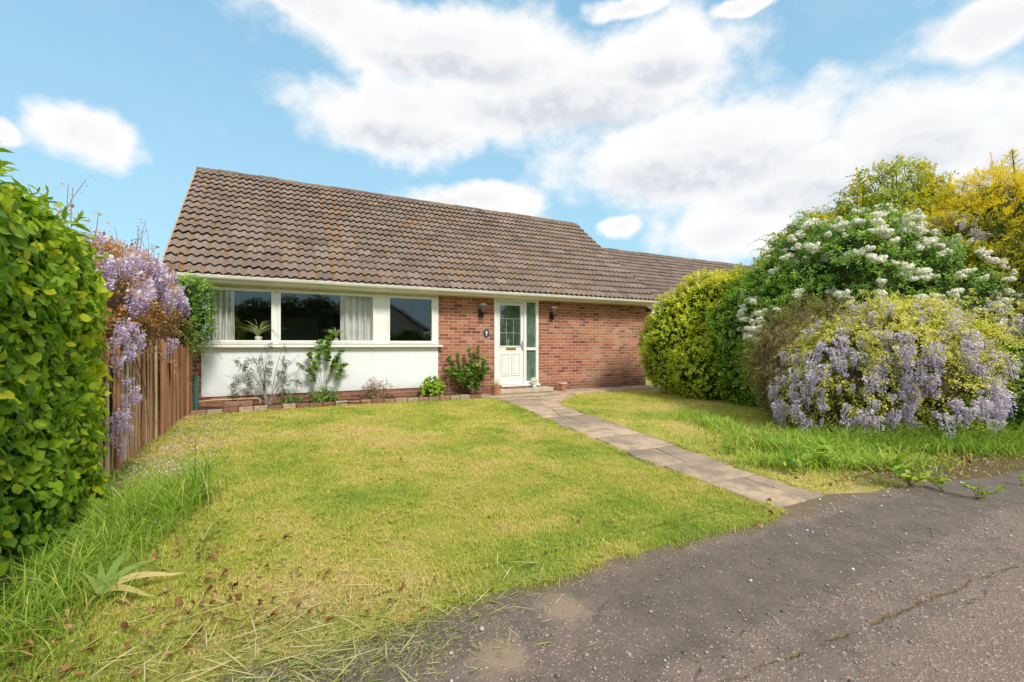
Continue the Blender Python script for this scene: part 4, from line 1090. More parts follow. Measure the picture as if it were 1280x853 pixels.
# ---------------------------------------------------------------- hedge on the left
def box_surface(x0, x1, y0, y1, z1, n, amp=.06, seed=3):
    """points on the +x face, the top and the +y end of a clipped hedge"""
    areas = np.array([(y1-y0)*z1, (y1-y0)*(x1-x0), (x1-x0)*z1]); idx = RNG.choice(3, n, p=areas/areas.sum())
    u = RNG.uniform(size=n); v = RNG.uniform(size=n)
    P = np.zeros((n, 3)); N = np.zeros((n, 3))
    a = idx == 0; P[a] = np.stack([np.full(a.sum(), x1), y0+(y1-y0)*u[a], z1*v[a]], 1); N[a] = (1, 0, 0)
    a = idx == 1; P[a] = np.stack([x0+(x1-x0)*v[a], y0+(y1-y0)*u[a], np.full(a.sum(), z1)], 1); N[a] = (0, 0, 1)
    a = idx == 2; P[a] = np.stack([x0+(x1-x0)*v[a], np.full(a.sum(), y1), z1*u[a]], 1); N[a] = (0, 1, 0)
    # round the shoulders
    d = np.stack([np.clip((P[:, 0]-(x1-.2))/.2, 0, 1), np.clip((P[:, 1]-(y1-.2))/.2, 0, 1), np.clip((P[:, 2]-(z1-.22))/.22, 0, 1)], 1)
    rr = np.linalg.norm(d, axis=1); f = np.where(rr > 1, (rr-1), 0)[:, None]*np.array([.2, .2, .22])*.8
    P = P - d*f; N = unit(N + d*.8)
    P += N*(amp*snoise(P, 2.3, seed)+amp*.6*snoise(P, 6, seed+1))[:, None]
    return P, N
hedge = thing('hedge', 'tall broad-leaved green hedge at the left edge of the garden', 'hedge', (-6.0, -7.2, 0))
HB = (-6.55, -5.76, -9.4, -5.40, 2.0)
c = Cloud()
P, N = box_surface(*HB, 5900)
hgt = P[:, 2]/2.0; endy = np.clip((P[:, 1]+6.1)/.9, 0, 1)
ti = np.clip(.28 + .16*hgt + .36*endy + .19*RNG.normal(size=len(P)) + .12*snoise(P, 3, 17), .05, 1)  # sunlit look of the top and far end put into the leaf tint
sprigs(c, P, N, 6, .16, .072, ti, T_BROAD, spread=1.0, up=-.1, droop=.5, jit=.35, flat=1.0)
P2, N2 = box_surface(HB[0], HB[1]-.10, HB[2], HB[3]-.1, HB[4]-.1, 2000)
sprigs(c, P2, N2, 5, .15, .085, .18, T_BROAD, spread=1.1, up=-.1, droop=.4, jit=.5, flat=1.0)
# fresh shoots standing off the top and corner
P3, N3 = box_surface(*HB, 5000); kk = (P3[:, 2] > 1.75) & (RNG.uniform(size=len(P3)) < .5)
P3 = P3[kk][:170]; N3 = N3[kk][:170]
sprigs(c, P3+N3*.02, unit(N3+np.array([.2, .2, .7])), 8, .24, .075, .62, T_OVAL, spread=.75, up=.5, droop=.25, jit=.4)
for bx, by, dz in ((-5.80, -6.95, .26), (-5.85, -7.1, .22), (-5.8, -6.75, .20), (-5.80, -5.7, .08), (-5.80, -6.2, .10), (-5.85, -6.5, .16)):
    pp = np.array([[bx, by, HB[4]-.04+dz*q] for q in np.linspace(.1, .8, 4)]); sprigs(c, pp, np.tile([.5, .3, .8], (4, 1)), 6, .16, .11, .55, T_LANCE, spread=.9, up=.3, droop=.3)
# dark interior
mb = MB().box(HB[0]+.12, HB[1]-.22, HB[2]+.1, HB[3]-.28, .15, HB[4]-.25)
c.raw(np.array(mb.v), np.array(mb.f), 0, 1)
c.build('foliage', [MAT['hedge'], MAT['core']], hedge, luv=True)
s = MB()
for i in range(16):
    yy = -9.2+i*.25; stems(s, (-6.0+random.uniform(-.1, .1), yy, -.02), [(-6.0+random.uniform(-.1, .08), yy+random.uniform(-.2, .2), random.uniform(.8, 1.7)) for _ in range(2)], .012, .004)
s.build('stems', MAT['trunk'], hedge)

# ---------------------------------------------------------------- flower clusters
def raceme(name, seed, L=.26, Wd=.055, n=95, curve=.0):
    k = np.random.default_rng(seed); u = k.beta(1.25, 1.5, n); az = k.uniform(0, 6.28, n)
    n = int(n*1.5); u = k.beta(1.1, 1.6, n); az = k.uniform(0, 6.28, n)
    rad = Wd*1.08*np.sin(np.pi*np.clip(u*.8+.16, 0, 1))**.6*(1.2-.85*u)*k.uniform(.5, 1.08, n)*(1+.15*np.sin(az*2+u*9+seed))
    P = np.stack([rad*np.cos(az)+curve*u*u, rad*np.sin(az), -u*L], 1)
    D = unit(np.stack([np.cos(az), np.sin(az), k.normal(-.1, .4, n)], 1))
    c = Cloud(); t = np.clip(.75-.6*u + k.normal(0, .16, n), 0, 1)
    X = leaf_arrays(P, D, unit(k.normal(size=(n, 3))+np.array([0, 0, .8])), k.uniform(.017, .031, n)*(1.15-.5*u), t, T_PETAL); c.add(X)
    zz = np.linspace(0, 1, 6); an = np.arange(5)*1.2566; rr_ = Wd*.2*np.sin(np.pi*np.clip(zz*.85+.12, 0, 1))**.6*(1.1-.8*zz)
    G = np.array([[r_*math.cos(a)+curve*z*z, r_*math.sin(a), -z*L] for z, r_ in zip(zz, rr_) for a in an])
    c.raw(G, np.array([(i*5+j, i*5+(j+1) % 5, i*5+5+(j+1) % 5, i*5+5+j) for i in range(5) for j in range(5)]), .25)
    me = c.mesh(name); return me
def panicle(name, seed, n=230, r=(.085, .06, .05)):
    k = np.random.default_rng(seed); d = unit(k.normal(size=(n, 3))); rr = np.array(r)
    # several lobes make one head
    lob = unit(k.normal(size=(5, 3)))*rr*.75; li = k.integers(0, 5, n)
    P = lob[li] + d*rr*.55*k.uniform(.75, 1.1, n)[:, None]
    c = Cloud(); t = np.clip(.55+.4*d[:, 2]+k.normal(0, .12, n), 0, 1)
    for lo in lob:
        an = np.arange(6)*1.0472; G = np.array([[lo[0]+rr[0]*.45*math.sin(p)*math.cos(a), lo[1]+rr[1]*.45*math.sin(p)*math.sin(a), lo[2]+rr[2]*.45*math.cos(p)] for p in (.3, 1.1, 2.0, 2.8) for a in an])
        c.raw(G, np.array([(i*6+j, i*6+(j+1) % 6, i*6+6+(j+1) % 6, i*6+6+j) for i in range(3) for j in range(6)]), .15)
    c.add(leaf_arrays(P, unit(np.cross(d, k.normal(size=(n, 3)))), d, k.uniform(.022, .040, n), np.clip(t+.3, 0, 1), T_PETAL))
    return c.mesh(name)
WR = []; 
for i in range(9):
    me = raceme('flower_cluster', 60+i, L=(.26,.14,.31,.20,.36,.17,.24,.30,.22)[i], Wd=(.055,.06,.05,.062,.055,.05,.065,.045,.055)[i], n=(100,75,95,100,120,50,110,60,70)[i], curve=.035*((i*5) % 9-4)/4); me.materials.append(MAT['wist']); WR.append(me)
WL = []
for i in range(6):
    me = raceme('flower_cluster', 80+i, L=(.22,.15,.28,.18,.24,.13)[i], Wd=(.055,.06,.05,.062,.045,.05)[i], n=(95,80,100,90,60,55)[i], curve=.03*(i-2.5)/2.5); me.materials.append(MAT['wist2']); WL.append(me)
WP = []
for i in range(4):
    me = panicle('flower_cluster', 90+i, r=(.09+.01*i, .065, .05)); me.materials.append(MAT['white']); WP.append(me)

def cluster_points(P, N, n, clump=.0, out=.02, smin=.8, smax=1.25, tilt=.25):
    idx = RNG.choice(len(P), min(n, len(P)), replace=False)
    return [(tuple(P[i]+N[i]*out), float(RNG.uniform(smin, smax)), float(RNG.uniform(0, 6.28)), float(RNG.uniform(0, tilt))) for i in idx]
def B(r, f, z, rr, rf, rz):
    x, y = V(r, f); q = (rr+rf)/2
    return (x, y, z, rr, rf, rz)
toward = -np.array([FX, FY, 0])

# ---------------------------------------------------------------- shrubs on the right
def shrub(name, label, cat, blobs, mat, n, k, length, leaf, tint, tpl=T_OVAL, amp=.12, ns=2.2, seed=1, coremat='core', stem=True, group=None, corescale=.82, extra=None, spr=None, **kw):
    b0 = np.array(blobs); root = thing(name, label, cat, (float(b0[:, 0].mean()), float(b0[:, 1].mean()), 0), group)
    c = Cloud(); P, N = blob_samples(blobs, n, amp=amp, ns=ns, seed=seed)
    t = tint(P, N) if callable(tint) else tint
    sprigs(c, P, N, k, length, leaf, t, tpl, **kw)
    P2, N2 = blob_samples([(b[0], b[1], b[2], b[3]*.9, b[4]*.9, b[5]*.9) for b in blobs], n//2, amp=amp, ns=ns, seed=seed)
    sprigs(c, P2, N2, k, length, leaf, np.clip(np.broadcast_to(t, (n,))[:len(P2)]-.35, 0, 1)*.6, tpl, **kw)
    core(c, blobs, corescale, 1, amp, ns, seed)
    if extra: extra(c, P, N)
    s = MB()
    if spr:
        kk = P[:, 2] > .5
        sprays(c, P[kk], N[kk], spr[0], spr[1], leaf, np.broadcast_to(t, (n,))[kk], tpl, stem=s, up=spr[2], droop=spr[3])
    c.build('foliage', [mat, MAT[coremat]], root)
    if stem:
        for b in blobs: stems(s, (b[0], b[1], -.02), [(b[0]+b[3]*random.uniform(-.5, .5), b[1]+b[4]*random.uniform(-.5, .5), b[2]+b[5]*random.uniform(.2, .7)) for _ in range(5)], .03, .008)
        s.build('stems', MAT['trunk'], root)
    return root, P, N

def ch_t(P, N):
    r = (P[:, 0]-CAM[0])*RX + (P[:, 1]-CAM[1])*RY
    lf = np.clip((5.0-r)/1.4, 0, 1); top = np.clip((P[:, 2]-1.2)/1.4, 0, 1)  # sunlit left side and top painted through brighter leaf tint
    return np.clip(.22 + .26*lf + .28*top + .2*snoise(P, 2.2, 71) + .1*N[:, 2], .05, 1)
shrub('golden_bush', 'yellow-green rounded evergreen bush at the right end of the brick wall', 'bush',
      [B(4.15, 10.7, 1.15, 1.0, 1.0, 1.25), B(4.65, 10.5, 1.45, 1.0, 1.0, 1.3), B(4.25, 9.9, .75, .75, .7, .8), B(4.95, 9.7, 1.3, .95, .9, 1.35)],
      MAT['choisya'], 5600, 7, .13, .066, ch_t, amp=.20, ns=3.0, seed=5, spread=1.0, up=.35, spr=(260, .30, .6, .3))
shrub('laurel_bush', 'deep green laurel bush between the golden bush and the white flowers', 'bush',
      [B(4.95, 8.9, 1.15, .85, .9, 1.4), B(5.05, 8.1, .9, .72, .7, 1.3), B(5.7, 8.8, 1.3, 1.0, .9, 1.35)],
      MAT['laurel'], 3600, 7, .14, .085, lambda P, N: np.clip(.42+.22*snoise(P, 2.5, 72)+.2*np.clip((P[:, 2]-.8)/1.5, 0, 1), .08, 1), T_LANCE if False else T_OVAL, amp=.19, ns=2.8, seed=6, spread=1.0, up=.2, droop=.3, spr=(160, .32, .6, .4))

wb = [B(5.35, 8.1, 1.35, .95, .8, 1.45), B(6.1, 7.8, 1.65, 1.1, .85, 1.6), B(6.9, 7.6, 1.55, 1.0, .85, 1.35), B(4.85, 7.8, 1.05, .6, .6, 1.15), B(4.95, 8.5, 1.75, .62, .6, 1.0), B(5.6, 8.6, 2.1, .75, .6, 1.15), B(6.5, 8.3, 2.4, .8, .6, 1.0), B(4.55, 7.5, .8, .4, .45, .8)]
root, P, N = shrub('flowering_shrub', 'big shrub covered in white flower heads behind the wisteria mound', 'shrub', wb, MAT['lilac'], 7600, 7, .14, .064,
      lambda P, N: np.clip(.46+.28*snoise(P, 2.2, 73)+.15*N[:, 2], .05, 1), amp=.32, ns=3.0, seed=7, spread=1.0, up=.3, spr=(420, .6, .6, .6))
k = (N @ toward > -.15) & (P[:, 2] > .9); cl = .8*snoise(P, 1.9, 77) + .8*snoise(P, 5, 78); k &= cl > -.35
X = cluster_points(P[k], N[k], 300, out=.13, smin=.45, smax=1.25, tilt=.7)
place_clusters('flower_cluster', root, WP, MAT['white'], X)

shrub('heath_bush', 'feathery olive brown shrub in front of the laurel', 'shrub', [B(4.15, 6.9, .78, .48, .42, .82), B(4.5, 7.0, 1.0, .42, .4, .75), B(5.1, 7.1, 1.1, .55, .4, .75)],
      MAT['heath'], 2200, 9, .20, .05, lambda P, N: np.clip(.45+.3*snoise(P, 3, 74), 0, 1), T_NEEDLE, amp=.3, ns=4, seed=8, coremat='core_brown', spread=.45, up=.6, jit=.5, spr=(160, .45, .7, .6))

# laburnum: small tree with yellow blossom
lb_ = [B(7.9, 9.3, 3.75, .85, .8, .8), B(7.1, 9.3, 3.15, .8, .8, .85), B(8.6, 9.4, 3.45, .8, .8, .75), B(6.4, 9.3, 2.75, .75, .7, .9), B(5.8, 9.4, 2.4, .6, .6, .8), B(7.6, 9.1, 2.6, 1.1, .8, 1.0)]
root = thing('laburnum_tree', 'loose green tree hung with yellow blossom behind the white flowers', 'tree', (*V(7.6, 9.4), 0))
c = Cloud(); P, N = blob_samples(lb_, 4600, amp=.42, ns=3.2, seed=12)
sprigs(c, P, N, 9, .22, .075, np.clip(.45+.45*snoise(P, 2.8, 75), 0, 1), T_OVAL, spread=.9, up=.5, jit=.5)
P2, N2 = blob_samples([(b[0], b[1], b[2], b[3]*.7, b[4]*.7, b[5]*.7) for b in lb_], 1600, amp=.2, seed=12)
sprigs(c, P2, N2, 7, .2, .09, .2, T_OVAL, spread=.9, jit=.6)
s = MB(); sprays(c, P, N, 420, .75, .075, .6, T_OVAL, up=.6, droop=.6, stem=s)
c.build('crown', [MAT['laburnum']], root)
c = Cloud(); kk = (snoise(P, 2.8, 76)+.4*RNG.normal(size=len(P)) > .25) & (N @ toward > -.3)
sprigs(c, (P+N*.14)[kk], N[kk]*0+np.array([0, 0, -1.]), 12, .20, .05, .6, T_PETAL, spread=.6, up=-.6, jit=.1)
c.build('blossom', MAT['yellow'], root)
bx, by = V(7.6, 9.5); s.tube([(bx, by, -.05), (bx+.05, by, .8), (bx-.04, by+.03, 1.6), (bx, by, 2.4)], [.10, .08, .07, .05], 9)
stems(s, (bx, by, 1.5), [(b[0], b[1], b[2]+.3) for b in lb_]*2, .04, .008, bow=.3)
s.build('trunk', MAT['trunk'], root)

# golden conifer: flat feathery sprays in tiers
cb = [B(8.35, 8.0, 2.6, 1.0, .9, 1.45), B(9.2, 8.2, 2.6, 1.1, .9, 1.5), B(8.0, 7.8, 2.0, .95, .8, 1.0), B(9.2, 7.9, 1.3, 1.3, .9, 1.2), B(7.6, 8.3, 2.4, .8, .8, 1.0)]
root = thing('golden_conifer', 'golden yellow feathery conifer at the right edge of the garden', 'conifer', (*V(8.9, 8.2), 0))
c = Cloud(); P, N = blob_samples(cb, 7400, amp=.2, ns=3.0, seed=14)
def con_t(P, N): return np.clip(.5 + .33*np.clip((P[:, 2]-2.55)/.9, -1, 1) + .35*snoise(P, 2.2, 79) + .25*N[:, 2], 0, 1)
sprigs(c, P, unit(N*np.array([1, 1, .4])), 12, .26, .075, con_t(P, N), T_NEEDLE, spread=.5, up=.35, jit=.25, droop=.2)
P2, N2 = blob_samples([(b[0], b[1], b[2], b[3]*.85, b[4]*.85, b[5]*.85) for b in cb], 2500, amp=.2, ns=3.0, seed=14)
sprigs(c, P2, N2, 10, .26, .07, .12, T_NEEDLE, spread=.6, jit=.4)
sprays(c, P, unit(N*np.array([1, 1, .3])), 480, .75, .07, con_t(P, N), T_NEEDLE, up=.25, droop=.25, k=9, steps=7, spread=.45)
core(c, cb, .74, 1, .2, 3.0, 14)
bx, by = V(8.86, 8.0)                                                # leader standing above the crown
lead = [(bx, by, 3.7), (bx+.02, by-.02, 4.2), (bx-.02, by, 4.62)]
for q in range(60):
    u = q/59; p0 = np.array([[bx, by, 3.75+.85*u]]); a = q*2.4
    sprigs(c, p0+np.array([[math.cos(a), math.sin(a), .1]])*.12*(1-u), np.array([[math.cos(a), math.sin(a), .35]]), 12, .34*(1.12-u), .06, .62, T_NEEDLE, spread=.4, up=.1, jit=.1)
c.build('crown', [MAT['conifer'], MAT['core']], root)
s = MB(); bx2, by2 = V(8.9, 8.3); s.tube([(bx2, by2, -.05), (bx2, by2, 1.5), (bx, by, 3.6)] + lead[1:], [.12, .09, .03, .015, .006], 9)
stems(s, (bx2, by2, 1.2), [(b[0], b[1], b[2]+.4) for b in cb]*2, .04, .008, bow=.2)
s.build('trunk', MAT['trunk'], root)

# wisteria climbing through the top right
def wisteria(label, blobs, nleaf, nflow, mat, variants, fmat, seed, leaf_keep=None, flow_keep=None, corem='core_brown', corescale=.7, out=.03, ltint=.55, leafsize=.05, smin=.8, smax=1.25, extra_X=(), stemr=.025, nspr=60, tilt=.3):
    b0 = np.array(blobs); root = thing('wisteria', label, 'wisteria', (float(b0[:, 0].mean()), float(b0[:, 1].mean()), 0))
    c = Cloud(); P, N = blob_samples(blobs, nleaf, amp=.22, ns=2.8, seed=seed, keep=leaf_keep)
    sprigs(c, P, N, 9, .20, leafsize, np.clip(ltint+.3*snoise(P, 3, seed+1), 0, 1), T_OVAL, spread=.85, up=.4, jit=.45, droop=.5)
    core(c, blobs, corescale, 1, .14, 2.6, seed)
    Pi, Ni = blob_samples([(b[0], b[1], b[2], b[3]*.82, b[4]*.82, b[5]*.82) for b in blobs], nleaf//2, amp=.22, ns=2.8, seed=seed)
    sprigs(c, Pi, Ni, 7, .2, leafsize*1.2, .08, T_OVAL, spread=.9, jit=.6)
    s = MB()
    kk = P[:, 2] > .7
    sprays(c, P[kk], N[kk], nspr, .62, leafsize, ltint, T_OVAL, up=.5, droop=.8, k=6, stem=s)
    c.build('foliage', [mat, MAT[corem]], root)
    P, N = blob_samples(blobs, nflow*3, amp=.22, ns=2.8, seed=seed, keep=flow_keep)
    X = cluster_points(P, unit(N*np.array([1, 1, .3])), nflow, out=out, smin=smin, smax=smax, tilt=tilt) + list(extra_X)
    X = [q for q in X if q[0][2] > (.16+.22*((q[2]*7) % 1))*q[1] and (q[0][2] > .5 or (q[2]*3) % 1 < .75)]
    place_clusters('flower_cluster', root, variants, fmat, X)
    rt = random.Random(seed)
    for b in blobs: stems(s, (b[0], b[1], -.02), [(b[0]+b[3]*rt.uniform(-.8, .8), b[1]+b[4]*rt.uniform(-.8, .8), max(.1, b[2]+b[5]*rt.uniform(-.3, .8))) for _ in range(7)], stemr, .005, bow=.5)
    s.build('stems', MAT['twig'], root)
    return root
mb_ = [B(4.55, 6.2, .72, .75, .75, .74), B(5.2, 6.1, .92, 1.0, .85, .74), B(5.75, 6.15, .88, .75, .7, .74), B(4.12, 5.95, .42, .45, .5, .42), B(5.3, 5.75, .6, .7, .55, .55), B(4.3, 5.75, .62, .45, .45, .42), B(5.0, 6.0, 1.3, .5, .5, .45)]
def camdot(P, c0=(-99, 0)): return (P[:, 0]-CAM[0])*FX + (P[:, 1]-CAM[1])*FY
def camr(P): return (P[:, 0]-CAM[0])*RX + (P[:, 1]-CAM[1])*RY
def leafk(P): return (P[:, 2] > 1.0+.6*snoise(P, 3.4, 81)) | (RNG.uniform(size=len(P)) < .2)
def flowk(P): return (camdot(P) < 6.6) & (camr(P) < 5.95+.2*snoise(P, 3, 86)) & (snoise(P, 3.4, 82)+.22*RNG.normal(size=len(P)) > -.32) & ((P[:, 2] < 1.25+.5*snoise(P, 3, 83)) | (RNG.uniform(size=len(P)) < .5))
wisteria('broad wisteria mound dripping with lavender blooms beside the path', mb_, 3000, 520, MAT['wist_leaf'], WR, MAT['wist'], 20, leafk, flowk, out=.085, smin=.35, smax=1.2, nspr=380, corescale=.48, tilt=.35, leafsize=.040)
wisteria('wisteria with violet blooms trailing at the right edge behind the mound', [B(6.95, 6.9, 1.25, .75, .6, .6), B(7.7, 6.8, 1.15, .7, .6, .65)], 420, 110, MAT['wist_leaf'], WR, MAT['wist'], 23, None, lambda P: camdot(P) < 7.2, corem='core')
wisteria('wisteria threaded through the tops of the laburnum and conifer', [B(8.0, 8.7, 3.1, .5, .4, .45), B(9.0, 8.3, 3.75, .65, .4, .35), B(7.5, 7.7, 3.0, .45, .35, .35)], 300, 150, MAT['laburnum'], WR, MAT['wist'], 25, corescale=.45, corem='core', stemr=.02)
# white-flowered bush at the right edge
rb_ = [B(6.62, 5.95, .5, .5, .42, .60), B(7.3, 5.9, .75, .65, .5, .85)]
root, P, N = shrub('rose_bush', 'low dark green bush with a few flat white blooms at the right edge', 'bush', rb_, MAT['dark_leaf'], 1700, 7, .13, .07, lambda P, N: np.clip(.45+.25*snoise(P, 3, 85), 0, 1), amp=.2, seed=27, spread=1.0, up=.3, spr=(60, .3, .5, .5))
k = (N @ toward > .2) & (P[:, 2] > .25)
place_clusters('flower_cluster', root, WP, MAT['white'], cluster_points(P[k], N[k], 26, out=.07, smin=.7, smax=1.1, tilt=.4))
# backing greenery behind the right-hand group
shrub('background_bush', 'dark green bush filling the gap behind the flowering shrubs', 'bush', [B(6.6, 9.2, 1.2, 1.3, .8, 1.5), B(8.4, 9.4, 1.3, 1.4, .8, 1.6), B(9.6, 7.2, .9, 1.4, .9, 1.2)], MAT['dark_leaf'], 2600, 6, .14, .08, .35, seed=28)

# ---------------------------------------------------------------- left: wisteria over the fence, corner bush
lw = [(-6.20, -4.75, 1.45, .28, .55, .50), (-6.18, -3.7, 1.62, .34, .85, .55), (-6.25, -2.4, 1.76, .38, .85, .60), (-6.35, -1.3, 1.75, .42, .7, .62)]
def fk(P): return (P[:, 0] > -6.3) & (snoise(P, 3.2, 91) + .25*RNG.normal(size=len(P)) > -.45) & (P[:, 2] > 1.62 + .18*np.clip((P[:, 1]+4.2)/1.2, 0, 1))
extra = []
for (px, py, z0, z1, n, s) in ((-5.84, -4.15, 1.42, 1.25, 7, .8), (-5.84, -4.4, 1.35, 1.02, 9, .8), (-5.82, -4.42, .85, .42, 7, .62), (-5.80, -4.62, .60, .34, 8, .72), (-5.82, -4.15, .85, .5, 3, .55), (-5.84, -2.35, 1.25, 1.2, 2, .9)):
    for q in range(n):
        extra.append(((px+random.uniform(-.03, .06), py+random.uniform(-.13, .13), z0+(z1-z0)*q/max(1, n-1)), s*random.uniform(.8, 1.15), random.uniform(0, 6.28), random.uniform(0, .3)))
lwr = wisteria('lilac wisteria with bronze young leaves sprawling over the paling fence', lw, 1700, 210, MAT['bronze'], WL, MAT['wist2'], 30, None, fk, corem='core_brown', corescale=.62, out=.05, ltint=.5, leafsize=.046, extra_X=extra)
s = MB(); rt = random.Random(2)                                       # wiry loose shoots
c = Cloud()
for i in range(46):
    yy = rt.uniform(-4.8, -1.0); x0 = -6.2+rt.uniform(-.2, .2); z0 = 2.05
    tip = (x0+rt.uniform(-.3, .3), yy+rt.uniform(-.35, .35), z0+rt.uniform(.15, .62))
    stems(s, (x0, yy, z0-.3), [tip], .005, .002, n=4, bow=.4)
    n = rt.randint(4, 9); q = np.array([x0, yy, z0-.1])[None]*(1-np.linspace(.4, 1, n))[:, None] + np.array(tip)[None]*np.linspace(.4, 1, n)[:, None]
    c.add(leaf_arrays(q+RNG.normal(size=(n, 3))*.02, RNG.normal(size=(n, 3)), RNG.normal(size=(n, 3)), RNG.uniform(.03, .055, n), RNG.uniform(0, .6, n), T_OVAL))
for i in range(16):                                                  # bare vines hanging on the fence
    yy = rt.uniform(-5.1, -3.6); stems(s, (-5.95, yy, 1.3), [(-5.84+rt.uniform(-.02, .05), yy+rt.uniform(-.3, .3), rt.uniform(.1, .9))], .007, .003, n=5, bow=.3)
for i in range(60):                                                  # brown tangle above the fence
    yy = rt.uniform(-4.2, -.8); stems(s, (-6.0+rt.uniform(-.1, .05), yy, 1.12+rt.uniform(0, .2)), [(-5.9+rt.uniform(-.2, .12), yy+rt.uniform(-.5, .5), rt.uniform(1.1, 1.75))], .004, .002, n=4, bow=.5)
s.build('loose_shoots', MAT['twig'], lwr); c.build('shoot_leaves', MAT['bronze'], lwr)
shrub('corner_bush', 'green bush standing at the house corner against the left window', 'bush', [(-5.80, -.66, 1.62, .27, .26, .46), (-5.95, -.55, 1.85, .30, .3, .42), (-5.82, -.72, 1.98, .24, .24, .3)],
      MAT['mid_leaf'], 620, 6, .10, .045, lambda P, N: np.clip(.38+.3*snoise(P, 4, 95)+.35*np.clip((P[:, 2]-1.8)*2, 0, 1), 0, 1), amp=.34, ns=5, seed=33, corescale=.5, stem=False, spr=(70, .28, .4, .6))

shrub('background_bush', 'dark green bush growing along the side wall of the house beyond the fence', 'bush', [(-6.55, 1.2, .9, .42, .9, .9), (-7.0, 3.6, 1.1, .7, 1.4, 1.3)], MAT['dark_leaf'], 900, 6, .14, .08, .35, seed=35, stem=False)
shrub('background_bush', 'dark leafy bush standing behind the paling fence', 'bush', [(-6.45, -5.0+i*1.1, .55+.1*(i > 2), .32, .75, .66+.14*(i > 2)) for i in range(5)], MAT['dark_leaf'], 1300, 5, .14, .07, .25, seed=29, stem=False)
# ---------------------------------------------------------------- small plants in the bed
def small_plant(name, label, x, y, tips, mat, leaf, nper, tpl=T_OVAL, z0=.04, cat='plant', bark='twig', r0=.008, start=.3, tint=.5, spread=.9, k=5, ln=.07, seg=6, bow=.25, droop=.2):
    root = thing(name, label, cat, (x, y, z0)); s = MB(); c = Cloud(); Ps = []; Ns = []
    for t in tips:
        b = np.array([x+random.uniform(-.03, .03), y+random.uniform(-.02, .02), z0]); t = np.array(t, float)
        mid = (b+t)/2+np.array([random.uniform(-1, 1), random.uniform(-.3, .3), random.uniform(0, 1)])*bow*np.linalg.norm(t-b)*.5
        f = lambda u: (1-u)**2*b + 2*u*(1-u)*mid + u*u*t
        s.tube([f(u) for u in np.linspace(0, 1, seg)], [r0*(1-.75*u) for u in np.linspace(0, 1, seg)], 5)
        for u in np.linspace(start, 1, nper): Ps.append(f(u)+np.array([random.gauss(0, .012), random.gauss(0, .012), 0])); Ns.append(unit(t-b))
    s.build('stems', MAT[bark], root)
    P = np.array(Ps); N = np.array(Ns); sprigs(c, P, N, k, ln, leaf, np.clip(tint+RNG.normal(size=len(P))*.15, 0, 1), tpl, spread=spread, up=.2, jit=.6, droop=droop)
    c.build('foliage', mat, root); return root
R2 = random.Random(6)
# sparse grey shrub against the white panel
root = thing('sparse_shrub', 'straggly grey-green shrub with thin branches in front of the white panel', 'shrub', (-4.72, -.22, .05))
s = MB(); c = Cloud(); Ps = []; Ns = []
tipsA = [(-5.42,.62),(-5.3,.90),(-5.38,.42),(-5.05,1.08),(-4.85,1.12),(-4.45,1.2),(-4.2,.98),(-4.05,.78),(-4.95,.8),(-4.4,.5)]
for tx, tz in tipsA:
    b = np.array([-4.72+R2.uniform(-.05, .05), -.22, .04]); t = np.array([tx, -.25+R2.uniform(-.12, .06), tz])
    mid = np.array([(b[0]*.65+t[0]*.35), -.22, (b[2]*.35+t[2]*.65)+.05])
    f = lambda u, b=b, mid=mid, t=t: (1-u)**2*b + 2*u*(1-u)*mid + u*u*t
    s.tube([f(u) for u in np.linspace(0, 1, 8)], [.0075*(1-.8*u)+.001 for u in np.linspace(0, 1, 8)], 5)
    for q in range(4):
        u0 = R2.uniform(.4, .95); p0 = f(u0); tt = p0+np.array([R2.uniform(-.18, .18), R2.uniform(-.08, .08), R2.uniform(-.12, .14)])
        s.tube([p0, (p0+tt)/2+np.array([0, 0, .02]), tt], [.0028, .002, .001], 4)
        for u in (.5, .8, 1): Ps.append(p0+(tt-p0)*u); Ns.append(unit(tt-p0))
P = np.array(Ps); N = np.array(Ns)
sprigs(c, P, N, 7, .09, .085, np.clip(.35+RNG.normal(size=len(P))*.2, 0, 1), T_LANCE, spread=.6, up=-.5, jit=.5, droop=.9)
s.build('branches', MAT['greytwig'], root); c.build('foliage', MAT['grey_leaf'], root)
small_plant('climbing_shrub', 'slim green shrub reaching up to the sill in front of the middle pane', -3.78, -.2,
            [(-4.05,-.22,1.0),(-3.45,-.22,1.05),(-3.85,-.2,1.22),(-3.62,-.22,1.40),(-3.38,-.24,.78),(-4.02,-.25,.72),(-3.72,-.25,1.25),(-3.5,-.3,.95)], MAT['mid_leaf'], .085, 12, T_BROAD, start=.62, tint=.45, k=6, ln=.12, r0=.006)
def clump(name, label, x, y, rx, rz, mat, n, leaf, tint=.5, cat='plant', tpl=T_OVAL, z=.05, k=5, ry=None, ln=.07):
    root = thing(name, label, cat, (x, y, z)); c = Cloud(); P, N = blob_samples([(x, y, z+rz*.45, rx, ry or rx*.7, rz*.6)], n, amp=.2, ns=8, seed=int(x*10) % 17+40)
    sprigs(c, P, N, k, ln, leaf, np.clip(tint+RNG.normal(size=n)*.15, 0, 1), tpl, spread=.9, up=.5, jit=.5)
    P2, N2 = blob_samples([(x, y, z+rz*.4, rx*.6, (ry or rx*.7)*.6, rz*.4)], n//2, amp=.2, ns=8); sprigs(c, P2, N2, k, ln, leaf, .15, tpl, spread=.9, up=.5, jit=.5)
    c.build('foliage', mat, root)
    s = MB(); stems(s, (x, y, z-.02), [(x+R2.uniform(-.6, .6)*rx, y+R2.uniform(-.4, .4)*rx, z+rz*R2.uniform(.5, .95)) for _ in range(7)], .006, .002, n=4); s.build('stems', MAT['twig'], root)
    return root
clump('leafy_plant', 'low fine-leaved green plant at the foot of the slim shrub', -3.75, -.25, .26, .26, MAT['mid_leaf'], 130, .045, .45)
